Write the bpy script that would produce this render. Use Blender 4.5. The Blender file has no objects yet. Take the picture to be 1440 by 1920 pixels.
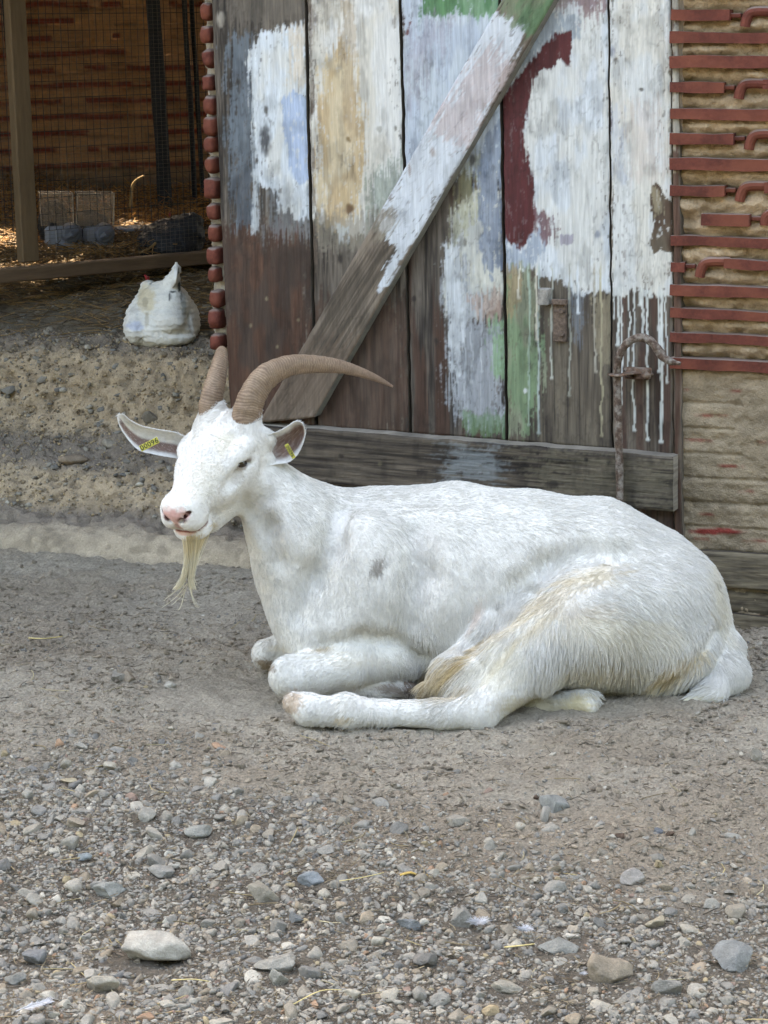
import bpy, math, random
import numpy as np
from mathutils import Matrix, Vector
random.seed(7)
RNG = np.random.default_rng(11)
R = math.radians
sc = bpy.context.scene
COL = sc.collection

# ------------------------------------------------------------------ camera
FPX, CX, CY = 4000.0, 720.0, 960.0
PITCH, ROLL, CAMH = R(12.68), R(1.0), 1.35
_r0 = np.array([1.0, 0, 0]); _u0 = np.array([0, math.sin(PITCH), math.cos(PITCH)])
_f = np.array([0, math.cos(PITCH), -math.sin(PITCH)])
CR = math.cos(ROLL) * _r0 - math.sin(ROLL) * _u0        # camera right
CU = math.sin(ROLL) * _r0 + math.cos(ROLL) * _u0        # camera up
CB = -_f                                                 # towards the viewer
CAM = np.array([0, 0, CAMH])
cd = bpy.data.cameras.new('camera'); cam = bpy.data.objects.new('camera', cd); COL.objects.link(cam)
cd.lens = 36.0 * FPX / 1920; cd.sensor_width = 36; cd.clip_start = 0.05; cd.clip_end = 500
cam.matrix_world = Matrix([[CR[0], CU[0], CB[0], 0], [CR[1], CU[1], CB[1], 0], [CR[2], CU[2], CB[2], CAMH], [0, 0, 0, 1]])
sc.camera = cam

# ------------------------------------------------------------------ light
SUN_EL, SUN_AZ = R(50), R(-14)          # the sun stands behind the barn: the yard lies in its open shade
w = bpy.data.worlds.new('World'); sc.world = w; w.use_nodes = True
nt = w.node_tree; bg = nt.nodes['Background']
sky = nt.nodes.new('ShaderNodeTexSky'); sky.sky_type = 'NISHITA'; sky.sun_disc = False
sky.sun_elevation = SUN_EL; sky.sun_rotation = SUN_AZ; sky.dust_density = 3.0; sky.air_density = 1.0; sky.ozone_density = 1.0
nt.links.new(sky.outputs[0], bg.inputs[0]); bg.inputs[1].default_value = 0.15
sd = bpy.data.lights.new('sun', 'SUN'); sd.energy = 3.0; sd.angle = R(0.5); sd.color = (1.0, 0.93, 0.82)
so = bpy.data.objects.new('sun', sd); COL.objects.link(so)
sv = Vector((math.sin(SUN_AZ) * math.cos(SUN_EL), math.cos(SUN_AZ) * math.cos(SUN_EL), math.sin(SUN_EL)))
so.rotation_euler = sv.to_track_quat('Z', 'Y').to_euler(); so.location = (0, 0, 12)
sc.view_settings.view_transform = 'Standard'; sc.view_settings.look = 'None'
sc.view_settings.exposure = 3.5; sc.view_settings.gamma = 1.0
sc.view_settings.use_white_balance = True
sc.view_settings.white_balance_temperature = 8900; sc.view_settings.white_balance_tint = 10

# ------------------------------------------------------------------ helpers
def ray(px, py):
    px = np.asarray(px, float); py = np.asarray(py, float)
    return (px[..., None] - CX) / FPX * CR + (CY - py[..., None]) / FPX * CU - CB
def PY(px, py, Y):                        # point of the vertical plane y = Y
    d = ray(px, py); return CAM + d * (np.asarray(Y, float)[..., None] / d[..., 1:2])
def PZ(px, py, z=0.0):
    d = ray(px, py); return CAM + d * ((z - CAMH) / d[..., 2:3])
def proj(p):
    q = np.asarray(p, float) - CAM; dz = -(q @ CB)
    return CX + FPX * (q @ CR) / dz, CY - FPX * (q @ CU) / dz
class Frame:                              # an upright plane through o; d runs along it to the right, n away from the viewer
    def __init__(s, o, deg):
        s.o = np.array(o, float); a = R(deg)
        s.d = np.array([math.cos(a), -math.sin(a), 0]); s.n = np.array([math.sin(a), math.cos(a), 0]); s.u = np.array([0, 0, 1.0])
    def hit(s, px, py, b=0.0):
        d = ray(px, py); t = ((s.o - CAM) @ s.n + b) / (d @ s.n); return CAM + d * t[..., None]
    def at(s, a, b, z):
        a, b, z = np.broadcast_arrays(np.asarray(a, float), b, z)
        return s.o * np.array([1, 1, 0]) + a[..., None] * s.d + b[..., None] * s.n + z[..., None] * s.u
    def ab(s, p):
        q = np.asarray(p) - s.o; return q @ s.d, q @ s.n, np.asarray(p)[..., 2]

def _h(ix, iy, iz, seed):
    with np.errstate(over='ignore'):
        n = (ix.astype(np.uint32) * np.uint32(374761393) + iy.astype(np.uint32) * np.uint32(668265263)
             + iz.astype(np.uint32) * np.uint32(2246822519) + np.uint32((seed * 3266489917) & 0xffffffff))
        n = (n ^ (n >> np.uint32(13))) * np.uint32(1274126177); n = n ^ (n >> np.uint32(16))
        n = n * np.uint32(2654435761); n = n ^ (n >> np.uint32(15))
    return n.astype(np.float64) / 4294967295.0
def vn(x, y, z=0.0, seed=0):              # value noise 0..1
    x, y, z = np.broadcast_arrays(np.asarray(x, float), y, z)
    xi, yi, zi = np.floor(x), np.floor(y), np.floor(z)
    fx, fy, fz = x - xi, y - yi, z - zi
    fx = fx * fx * (3 - 2 * fx); fy = fy * fy * (3 - 2 * fy); fz = fz * fz * (3 - 2 * fz)
    xi = xi.astype(np.int64); yi = yi.astype(np.int64); zi = zi.astype(np.int64)
    c = lambda a, b, d: _h(xi + a, yi + b, zi + d, seed)
    if np.all(zi == 0) and np.all(fz == 0):
        return (c(0, 0, 0) * (1 - fx) + c(1, 0, 0) * fx) * (1 - fy) + (c(0, 1, 0) * (1 - fx) + c(1, 1, 0) * fx) * fy
    a0 = (c(0, 0, 0) * (1 - fx) + c(1, 0, 0) * fx) * (1 - fy) + (c(0, 1, 0) * (1 - fx) + c(1, 1, 0) * fx) * fy
    a1 = (c(0, 0, 1) * (1 - fx) + c(1, 0, 1) * fx) * (1 - fy) + (c(0, 1, 1) * (1 - fx) + c(1, 1, 1) * fx) * fy
    return a0 * (1 - fz) + a1 * fz
def fbm(x, y, z=0.0, seed=0, o=4, g=0.5):
    s = 0; a = 1.0; t = 0; k = 1.0
    for i in range(o):
        s = s + a * vn(np.asarray(x) * k, np.asarray(y) * k, np.asarray(z) * k, seed + i); t += a; a *= g; k *= 2.03
    return s / t
def sstep(a, b, x):
    t = np.clip((x - a) / (b - a), 0, 1); return t * t * (3 - 2 * t)
def lin(c):                               # 0-255 sRGB -> linear
    c = np.asarray(c, float) / 255.0
    return np.where(c <= 0.04045, c / 12.92, ((c + 0.055) / 1.055) ** 2.4)

def mk(name, V, F, m=None, parent=None, col=None, smooth=True, uv=None):
    V = np.asarray(V, np.float32).reshape(-1, 3)
    me = bpy.data.meshes.new(name)
    if isinstance(F, np.ndarray):
        nf, k = F.shape
        me.vertices.add(len(V)); me.vertices.foreach_set('co', V.ravel())
        me.loops.add(nf * k); me.loops.foreach_set('vertex_index', F.astype(np.int32).ravel())
        me.polygons.add(nf); me.polygons.foreach_set('loop_start', np.arange(0, nf * k, k, dtype=np.int32))
        me.update(calc_edges=True)
    else:
        me.from_pydata(V.tolist(), [], [tuple(int(i) for i in f) for f in F]); me.update()
    me.polygons.foreach_set('use_smooth', np.full(len(me.polygons), smooth))
    if col is not None:
        a = me.attributes.new('Col', 'FLOAT_COLOR', 'POINT'); c = np.ones((len(V), 4), np.float32); c[:, :3] = col
        a.data.foreach_set('color', c.ravel())
    o = bpy.data.objects.new(name, me); COL.objects.link(o)
    if m is not None: me.materials.append(m)
    if parent is not None: o.parent = parent
    return o
def empty(name, loc=(0, 0, 0)):
    o = bpy.data.objects.new(name, None); COL.objects.link(o); o.location = loc; o.empty_display_size = .05; return o
def tag(o, label=None, cat=None, group=None, kind=None):
    if label: o['label'] = label
    if cat: o['category'] = cat
    if group: o['group'] = group
    if kind: o['kind'] = kind
    return o
def gridf(nu, nv, off=0):                 # quads of a grid of nu columns x nv rows (row-major, row = v)
    i = np.arange(nu - 1); j = np.arange(nv - 1); I, J = np.meshgrid(i, j)
    a = (J * nu + I).ravel() + off
    return np.stack([a, a + 1, a + 1 + nu, a + nu], 1)
class MB:                                 # collects pieces into one mesh
    def __init__(s): s.V = []; s.F = []; s.C = []; s.n = 0
    def add(s, V, F, c=None):
        V = np.asarray(V, float).reshape(-1, 3)
        s.V.append(V); s.F += [tuple(int(i) + s.n for i in f) for f in F]; s.n += len(V)
        s.C.append(np.tile(np.asarray(c if c is not None else (1, 1, 1), float), (len(V), 1)) if np.ndim(c) < 2 else np.asarray(c))
        return s
    def box(s, o, ax, ay, az, c=None, bev=0.0):     # centre, three half-axis vectors
        o, ax, ay, az = (np.asarray(v, float) for v in (o, ax, ay, az))
        if bev <= 0:
            V = [o + i * ax + j * ay + k * az for i in (-1, 1) for j in (-1, 1) for k in (-1, 1)]
            F = [(0, 1, 3, 2), (4, 6, 7, 5), (0, 4, 5, 1), (2, 3, 7, 6), (0, 2, 6, 4), (1, 5, 7, 3)]
            return s.add(V, F, c)
        lx, ly, lz = (np.linalg.norm(v) for v in (ax, ay, az)); b = bev
        V = []; idx = {}
        for i in (-1, 1):
            for j in (-1, 1):
                for k in (-1, 1):
                    for q in range(3):
                        f = [(1 - b / l) if q != t else 1.0 for t, l in enumerate((lx, ly, lz))]
                        idx[(i, j, k, q)] = len(V); V.append(o + i * f[0] * ax + j * f[1] * ay + k * f[2] * az)
        F = []
        for q in range(3):
            for sg in (-1, 1):
                oth = [t for t in range(3) if t != q]
                cyc = []
                for a_, b_ in ((-1, -1), (1, -1), (1, 1), (-1, 1)):
                    key = [0, 0, 0]; key[q] = sg; key[oth[0]] = a_; key[oth[1]] = b_; cyc.append(idx[(*key, q)])
                F.append(tuple(cyc))
        for q in range(3):
            oth = [t for t in range(3) if t != q]
            for a_ in (-1, 1):
                for b_ in (-1, 1):
                    k0 = [0, 0, 0]; k0[q] = -1; k0[oth[0]] = a_; k0[oth[1]] = b_; k1 = list(k0); k1[q] = 1
                    F.append((idx[(*k0, oth[0])], idx[(*k1, oth[0])], idx[(*k1, oth[1])], idx[(*k0, oth[1])]))
        for i in (-1, 1):
            for j in (-1, 1):
                for k in (-1, 1): F.append((idx[(i, j, k, 0)], idx[(i, j, k, 1)], idx[(i, j, k, 2)]))
        return s.add(V, F, c)
    def tube(s, pts, rad, n=8, c=None, cap=True, flat=1.0, up=None, square=False):
        pts = np.asarray(pts, float); m = len(pts); rad = np.broadcast_to(np.asarray(rad, float), (m,))
        T = np.gradient(pts, axis=0); T /= np.linalg.norm(T, axis=1)[:, None] + 1e-12
        a = np.asarray(up, float) if up is not None else (np.array([0, 0, 1.0]) if abs(T[0][2]) < .9 else np.array([1.0, 0, 0]))
        V = []
        for i in range(m):
            x = np.cross(a, T[i]); x /= np.linalg.norm(x) + 1e-12; y = np.cross(T[i], x)
            if up is None: a = y
            for k in range(n):
                t = 2 * math.pi * (k + .5) / n; cc, ss = math.cos(t), math.sin(t)
                if square:
                    q = max(abs(cc), abs(ss)); cc /= q; ss /= q
                V.append(pts[i] + rad[i] * (cc * x + flat * ss * y))
        F = [(i * n + k, i * n + (k + 1) % n, (i + 1) * n + (k + 1) % n, (i + 1) * n + k) for i in range(m - 1) for k in range(n)]
        if cap: F += [tuple(range(n))[::-1], tuple(range((m - 1) * n, m * n))]
        return s.add(V, F, c)
    def build(s, name, m, parent=None, smooth=False, attr=False):
        V = np.concatenate(s.V); return mk(name, V, s.F, m, parent, np.concatenate(s.C) if attr else None, smooth)

def dust_top(m, col, lo=.45, hi=.85, amt=.7):    # settled dust on upward faces
    t = m.node_tree; N = t.nodes; L = t.links; b = N['Principled BSDF']; src = b.inputs['Base Color'].links[0].from_socket
    g = N.new('ShaderNodeNewGeometry'); sx = N.new('ShaderNodeSeparateXYZ'); L.new(g.outputs['Normal'], sx.inputs[0]); mr = N.new('ShaderNodeMapRange'); mr.inputs[1].default_value = lo; mr.inputs[2].default_value = hi; mr.inputs[4].default_value = amt
    L.new(sx.outputs[2], mr.inputs[0]); mx = N.new('ShaderNodeMix'); mx.data_type = 'RGBA'; L.new(mr.outputs[0], mx.inputs[0]); L.new(src, mx.inputs[6]); mx.inputs[7].default_value = (*col, 1); L.new(mx.outputs[2], b.inputs['Base Color'])

def mat(name, base=(.5, .5, .5), rough=.85, attr=False, n1=None, n2=None, bump=None, spec=.3, metal=0.0, sub=None, colvar=None, scale3=(1, 1, 1), rot=(0, 0, 0)):
    """n1=(scale, lo, hi) multiplies the colour by a noise; bump=[(scale, height m, detail)...]"""
    m = bpy.data.materials.new(name); m.use_nodes = True; t = m.node_tree; N = t.nodes; L = t.links
    b = N['Principled BSDF']; b.inputs['Roughness'].default_value = rough; b.inputs['Metallic'].default_value = metal
    b.inputs['Specular IOR Level'].default_value = spec
    co = N.new('ShaderNodeTexCoord'); mp = N.new('ShaderNodeMapping'); L.new(co.outputs['Object'], mp.inputs[0]); mp.inputs['Scale'].default_value = scale3; mp.inputs['Rotation'].default_value = rot
    if attr:
        a = N.new('ShaderNodeAttribute'); a.attribute_name = 'Col'; src = a.outputs['Color']
    else:
        a = N.new('ShaderNodeRGB'); a.outputs[0].default_value = (*base, 1); src = a.outputs[0]
    for nz in (n1, n2):
        if not nz: continue
        tx = N.new('ShaderNodeTexNoise'); tx.inputs['Scale'].default_value = nz[0]; tx.inputs['Detail'].default_value = 6; tx.inputs['Roughness'].default_value = .65
        L.new(mp.outputs[0], tx.inputs[0])
        mr = N.new('ShaderNodeMapRange'); mr.inputs[1].default_value = .3; mr.inputs[2].default_value = .7; mr.inputs[3].default_value = nz[1]; mr.inputs[4].default_value = nz[2]
        L.new(tx.outputs[0], mr.inputs[0])
        vm = N.new('ShaderNodeVectorMath'); vm.operation = 'SCALE'; L.new(src, vm.inputs[0]); L.new(mr.outputs[0], vm.inputs['Scale']); src = vm.outputs[0]
    if colvar:                            # (scale, colour, amount): blotches of another colour
        tx = N.new('ShaderNodeTexNoise'); tx.inputs['Scale'].default_value = colvar[0]; tx.inputs['Detail'].default_value = 5; L.new(mp.outputs[0], tx.inputs[0])
        mr = N.new('ShaderNodeMapRange'); mr.inputs[1].default_value = .45; mr.inputs[2].default_value = .65; mr.inputs[4].default_value = colvar[2]; L.new(tx.outputs[0], mr.inputs[0])
        mx = N.new('ShaderNodeMix'); mx.data_type = 'RGBA'; L.new(mr.outputs[0], mx.inputs[0]); L.new(src, mx.inputs[6]); mx.inputs[7].default_value = (*colvar[1], 1); src = mx.outputs[2]
    L.new(src, b.inputs['Base Color'])
    prev = None
    for bp in (bump or []):
        tx = N.new('ShaderNodeTexNoise'); tx.inputs['Scale'].default_value = bp[0]; tx.inputs['Detail'].default_value = bp[2] if len(bp) > 2 else 4
        tx.inputs['Roughness'].default_value = .6; L.new(mp.outputs[0], tx.inputs[0])
        bu = N.new('ShaderNodeBump'); bu.inputs['Distance'].default_value = bp[1]; bu.inputs['Strength'].default_value = 1.0; L.new(tx.outputs[0], bu.inputs['Height'])
        if prev: L.new(prev.outputs[0], bu.inputs['Normal'])
        prev = bu
    if prev: L.new(prev.outputs[0], b.inputs['Normal'])
    if sub:
        b.inputs['Subsurface Weight'].default_value = sub[0]; b.inputs['Subsurface Radius'].default_value = sub[1]; b.inputs['Subsurface Scale'].default_value = sub[2]
    return m
# ------------------------------------------------------------------ the barn front: door and tile-and-mud wall
O1 = PY(np.array(1277.), np.array(1010.), np.array(4.80))
FD = Frame(O1, 25)
M_wood = mat('weathered_wood', attr=True, rough=.8, n1=(150, .62, 1.25), n2=(24, .82, 1.15), bump=[(60, .004, 6), (260, .0016, 3)], scale3=(1, 1, .06))
M_woodh = mat('weathered_rail_wood', attr=True, rough=.8, n1=(130, .60, 1.28), n2=(26, .75, 1.18), bump=[(50, .005, 6), (220, .002, 3)], scale3=(.07, .07, 1))
M_paint = mat('flaking_paint', attr=True, rough=.66, n1=(170, .76, 1.14), n2=(34, .93, 1.06), bump=[(110, .0022, 6), (420, .0008, 3)], scale3=(1, 1, .07))
M_brace = mat('flaking_brace_paint', attr=True, rough=.66, n1=(150, .76, 1.14), n2=(34, .93, 1.06), bump=[(90, .0022, 6), (420, .0008, 3)], scale3=(1, 1, .08), rot=(0, R(-32), 0))
M_dark = mat('gap_shade', (.02, .016, .012), .9)
M_rust = mat('rusty_iron', (.13, .075, .05), .75, n1=(90, .5, 1.7), colvar=(60, (.30, .26, .22), .7), bump=[(120, .003, 4)], metal=.2)

def poly_sd(u, v, P):
    P = np.asarray(P, float); d = np.full(u.shape, 1e9); ins = np.zeros(u.shape, bool)
    for i in range(len(P)):
        a = P[i]; b = P[(i + 1) % len(P)]; e = b - a
        wx = u - a[0]; wy = v - a[1]; t = np.clip((wx * e[0] + wy * e[1]) / (e @ e + 1e-9), 0, 1)
        d = np.minimum(d, np.hypot(wx - e[0] * t, wy - e[1] * t))
        c = ((a[1] > v) != (b[1] > v)) & (u < (b[0] - a[0]) * (v - a[1]) / (b[1] - a[1] + 1e-9) + a[0]); ins ^= c
    return np.where(ins, d, -d)
class Paint:
    def __init__(s, u, v, ang=90.0, seed=0):
        s.u, s.v = u, v; a = R(ang); s.g = u * math.cos(a) - v * math.sin(a)   # along the grain
        s.h = u * math.sin(a) + v * math.cos(a); s.seed = seed; s.c = np.zeros((len(u), 3))
    def wood(s, dark, light, red=None, kx=.13, ky=.006):
        n = fbm(s.h * kx, s.g * ky, 0, s.seed, 4); m = fbm(s.h * .02, s.g * .006, 0, s.seed + 9, 3)
        f = vn(s.h * .55, s.g * .02, 0, s.seed + 3)
        t = np.clip((n - .5) * 1.5 + (m - .5) * .9 + (f - .5) * .8 + .5, 0, 1)[:, None]
        s.c = lin(dark) * (1 - t) + lin(light) * t
        if red is not None:
            r = (sstep(.5, .62, fbm(s.h * .06, s.g * .004, 0, s.seed + 20, 3)) * .8)[:, None]; s.c = s.c * (1 - r) + lin(red) * r
        crack = sstep(.80, .9, vn(s.h * .28, s.g * .004, 0, s.seed + 33))[:, None]; s.c = s.c * (1 - .55 * crack)
        return s
    def poly(s, P, color, soft=14, op=1.0, sx=.35, sy=.02, amp=10, var=.06, seed=1, tint=None, chip=.75):
        sd = poly_sd(s.u, s.v, P) + (fbm(s.u * .03, s.v * .03, 0, s.seed + seed * 7, 3) - .5) * 2 * amp
        cov = np.clip(sd / soft * .5 + .5, 0, 1)
        n = .62 * vn(s.h * sx, s.g * sy, 0, s.seed + seed * 13 + 2) + .38 * fbm(s.u * .2, s.v * .2, 0, s.seed + seed * 5, 2)
        m = sstep(0, .30, cov * 1.30 - n) * op * (1 - chip * sstep(.66, .76, fbm(s.h * .22, s.g * .07, 0, s.seed + seed * 3 + 50, 4)) * sstep(60, 0, sd))
        c = lin(color) * (1 + (fbm(s.h * .12, s.g * .012, 0, seed + 40, 3) - .5)[:, None] * 2 * var)
        if tint is not None:
            tt = sstep(.42, .62, fbm(s.h * .035, s.g * .014, 0, seed + 60, 3))[:, None] * tint[1]; c = c * (1 - tt) + lin(tint[0]) * tt
        s.c = s.c * (1 - m[:, None]) + c * m[:, None]; return s
    def drip(s, x, y0, y1, wd, color, op=.95, seed=0):
        xx = x + (vn(s.v * .03, seed + 3.3, 0, seed) - .5) * 5 + (vn(s.v * .11, seed + 8.1, 0, seed) - .5) * 2
        ww = wd * (.6 + .6 * vn(s.v * .06, seed * 1.7, 0, seed + 5))
        ww = ww + wd * .9 * np.exp(-((s.v - y1 + 3) / 4.) ** 2)
        m = sstep(ww, ww * .55, np.abs(s.u - xx)) * sstep(y1 + 2, y1 - 4, s.v) * sstep(y0 - 20, y0, s.v) * op
        s.c = s.c * (1 - m[:, None]) + lin(color) * m[:, None]; return s
    def spot(s, x, y, rx, ry, color, op=.9, soft=.5):
        d = np.hypot((s.u - x) / rx, (s.v - y) / ry) + (vn(s.u * .3, s.v * .12, 0, 91) - .5) * .7
        m = (sstep(1 + soft, 1 - soft, d) * op)[:, None]; s.c = s.c * (1 - m) + lin(color) * m; return s
    def grime(s, amt=.25, sc_=.05, seed=70):
        n = fbm(s.u * sc_, s.v * sc_ * .5, 0, seed, 4); k = 1 - amt * sstep(.5, .75, n)
        s.c = s.c * .86; cr = sstep(.07, .0, np.abs(fbm(s.h * .09, s.g * .03, 0, seed + 5, 3) - .5)) * .22 * sstep(.4, .7, vn(s.u * .02, s.v * .01, 0, seed + 2))
        s.c = s.c * (k - cr)[:, None]; return s

def board(name, quad, b, thick, fn, m, parent, step=2.3, frame=FD, relief=.0012, warp=0.0, side=(92, 84, 74), bev=.002):
    """quad = TL, TR, BR, BL where the board shows in the photograph, set on the frame's plane b; thickness goes away from the viewer"""
    q = np.array(quad, float); TL, TR, BR, BL = [frame.hit(x, y, b) for x, y in q]
    W = max(np.hypot(*(q[1] - q[0])), np.hypot(*(q[2] - q[3]))); H = max(np.hypot(*(q[3] - q[0])), np.hypot(*(q[2] - q[1])))
    nu, nv = max(int(W / step), 3), max(int(H / step), 3)
    s, t = np.meshgrid(np.linspace(0, 1, nu), np.linspace(0, 1, nv)); s = s.ravel()[:, None]; t = t.ravel()[:, None]
    p = (TL * (1 - s) + TR * s) * (1 - t) + (BL * (1 - s) + BR * s) * t
    u, v = proj(p); c = fn(u, v)
    e = np.minimum(np.minimum(s, 1 - s)[:, 0] * W, np.minimum(t, 1 - t)[:, 0] * H)
    rel = (c.mean(1) > .25) * .0009 + (fbm(u * .3, v * .03, 0, 5, 3) - .5) * relief * 2
    rel = rel - .0035 * sstep(3.5, 0, e) * (.6 + .8 * vn(u * .07, v * .07, 0, 17))
    ed = (vn(p[:, 0] * 25, p[:, 2] * 25, 0, 6) - .5)[:, None] * .003
    p2 = p - frame.n * rel[:, None]; p2[e < .01] += (ed * (frame.d + frame.u))[e < .01]
    F = [gridf(nu, nv)[:, ::-1]]
    top = np.arange(nu); bot = np.arange(nu) + (nv - 1) * nu; lef = np.arange(nv) * nu; rig = lef + nu - 1
    loop = np.concatenate([top, rig[1:], bot[::-1][1:], lef[::-1][1:-1]]); nl = len(loop); n0 = len(p2)
    rings = [p2]; cols = [c]; sc_ = lin(side) * (.75 + .5 * fbm(u[loop] * .05, v[loop] * .05, 0, 8, 3))[:, None]
    prev = loop
    for k, dd in enumerate((.0, thick * .5, thick)):
        rings.append(p2[loop] + frame.n * (dd + .0)); cols.append(sc_)
        cur = n0 + k * nl + np.arange(nl)
        if k > 0:
            j = np.arange(nl); F.append(np.stack([prev[j], prev[(j + 1) % nl], cur[(j + 1) % nl], cur[j]], 1))
        prev = cur
    return mk(name, np.concatenate(rings), np.concatenate(F), m, parent, np.concatenate(cols), True)

door = empty('barn_door', FD.at(-.6, 0, .15)); DL = np.array(door.location)
tag(door, 'old plank barn door daubed with white, cream, maroon and green paint behind the goat', 'door')
WH = (214, 222, 228); CRM = (212, 206, 190)
def p1(u, v):
    p = Paint(u, v, seed=1).wood((50, 44, 40), (118, 108, 98))
    p.poly([(395, 420), (600, 430), (600, 820), (400, 820)], (82, 52, 38), 60, .85, seed=2, var=.6, tint=((60, 48, 42), .7))
    p.poly([(395, -600), (600, -600), (600, 50), (500, 60), (440, 40)], (120, 112, 102), 50, .5, seed=3)
    p.poly([(428, 70), (470, 60), (485, 250), (478, 420), (440, 430), (425, 250)], (112, 124, 134), 34, .8, seed=4, sx=.5, var=.18, tint=((72, 80, 90), .7))
    p.poly([(484, 64), (520, 52), (575, 48), (583, 405), (560, 412), (548, 398), (526, 400), (512, 356), (495, 350), (480, 330), (474, 200), (470, 100)], WH, 16, 1, seed=5, tint=((218, 214, 202), .5), var=.05)
    p.poly([(540, 55), (578, 50), (582, 160), (545, 160)], (218, 204, 184), 30, .75, seed=6)
    p.poly([(536, 176), (552, 168), (574, 182), (580, 330), (562, 350), (545, 318), (532, 240), (526, 190)], (172, 190, 216), 8, .95, seed=7, var=.08)
    p.poly([(500, 330), (580, 350), (584, 440), (500, 440)], (150, 158, 164), 50, .35, seed=8, sx=.6)
    p.poly([(470, 130), (482, 130), (484, 420), (474, 440)], (196, 204, 208), 14, .7, seed=9, sx=.6)
    p.spot(498, 262, 9, 26, (52, 52, 56), .9, .6).spot(500, 206, 4, 8, (90, 88, 84)).spot(446, 152, 4, 6, (52, 50, 48)).spot(414, 36, 7, 12, (176, 168, 156), .8)
    for i, (x, y) in enumerate([(500, 560), (470, 610), (545, 690), (520, 650), (560, 600)]): p.spot(x, y, 2.5, 3.5, (140, 128, 104), .7)
    return p.grime().c
def p2(u, v):
    p = Paint(u, v, seed=2).wood((60, 52, 46), (124, 114, 103))
    p.poly([(560, 560), (780, 560), (780, 830), (560, 830)], (76, 54, 43), 80, .75, seed=2, var=.6)
    p.poly([(572, -620), (760, -620), (762, 350), (735, 400), (728, 440), (640, 438), (578, 400)], (214, 210, 200), 26, 1, seed=3, tint=((222, 224, 224), .6))
    p.poly([(576, -200), (640, -200), (650, 30), (590, 60)], (170, 162, 148), 60, .6, seed=4, sx=.5)
    p.poly([(604, 130), (640, 80), (664, 110), (682, 240), (682, 330), (668, 400), (650, 432), (606, 430), (596, 300)], (196, 168, 126), 34, .88, seed=5, tint=((214, 196, 164), .8), var=.1)
    p.poly([(640, 0), (662, 0), (668, 240), (646, 240)], (186, 166, 138), 16, .6, seed=6)
    p.poly([(690, 340), (762, 280), (762, 470), (700, 480)], (140, 152, 138), 46, .7, seed=8, sx=.6)
    p.poly([(590, 400), (740, 405), (730, 470), (596, 470)], (146, 138, 124), 40, .65, seed=9)
    p.poly([(630, 420), (655, 425), (652, 458), (632, 454)], (184, 190, 190), 14, .7, seed=10)
    p.spot(712, 242, 6, 6, (150, 146, 134), .6, .3).spot(654, 262, 4, 5, (140, 116, 80)).spot(655, 392, 7, 9, (104, 76, 52)).spot(638, 485, 4, 9, (60, 52, 48)).spot(742, 240, 3, 5, (130, 126, 118))
    p.poly([(574, -600), (582, -600), (590, 600), (580, 600)], (112, 96, 84), 8, .6, seed=12)
    return p.grime().c
def p3(u, v):
    p = Paint(u, v, seed=3).wood((46, 40, 37), (108, 99, 90), red=(78, 54, 43))
    p.poly([(745, -620), (1000, -620), (1000, 330), (745, 330)], (196, 206, 214), 30, 1, seed=2, tint=((176, 188, 204), .6), var=.1)
    p.poly([(784, -620), (1000, -620), (1000, 20), (900, 34), (788, 30)], (78, 128, 82), 28, .95, seed=3, sx=.5, var=.2, tint=((140, 176, 144), .5))
    p.poly([(756, 100), (800, 40), (850, 30), (800, 150), (762, 200)], (160, 156, 168), 50, .5, seed=4)
    p.poly([(764, 40), (776, 36), (768, 60), (762, 64)], (110, 60, 58), 6, .9, seed=5)
    p.poly([(845, 400), (940, 300), (946, 560), (900, 600), (860, 620), (846, 600), (835, 520)], (206, 206, 196), 22, .95, seed=6, tint=((150, 156, 160), .5), var=.1)
    p.poly([(836, 500), (870, 480), (900, 600), (945, 600), (950, 800), (880, 800), (848, 760)], (170, 176, 182), 40, .8, seed=7, sx=.6, var=.15)
    p.poly([(834, 460), (860, 450), (868, 640), (862, 700), (846, 690)], (204, 210, 214), 16, .9, seed=8, sx=.5)
    p.poly([(892, 300), (940, 220), (944, 500), (918, 520), (896, 470)], (116, 130, 150), 20, .85, seed=9, tint=((150, 160, 172), .5))
    p.poly([(880, 560), (944, 545), (946, 600), (915, 600)], (176, 152, 140), 26, .7, seed=10)
    p.poly([(916, 600), (948, 590), (950, 720), (925, 700)], (136, 172, 132), 22, .75, seed=11, sx=.5)
    p.poly([(870, 775), (952, 780), (952, 820), (880, 815)], (104, 134, 98), 24, .7, seed=12, sx=.5)
    p.poly([(870, 310), (900, 290), (890, 420), (850, 460), (846, 400)], (166, 164, 128), 26, .5, seed=13)
    for i, x in enumerate((848, 857, 872, 904, 884)): p.drip(x, 560, 700 + 20 * (i % 3), 2.2, (190, 196, 200), .7, i)
    p.drip(686, 640, 790, 1.8, (176, 168, 148), .8, 3).drip(694, 650, 800, 1.8, (176, 168, 148), .8, 5)
    p.spot(886, 300, 5, 10, (80, 70, 50), .8).spot(872, 455, 3, 8, (120, 118, 110)).spot(818, 640, 4, 6, (46, 40, 36)).spot(776, 560, 4, 5, (50, 42, 38))
    return p.grime().c
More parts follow.
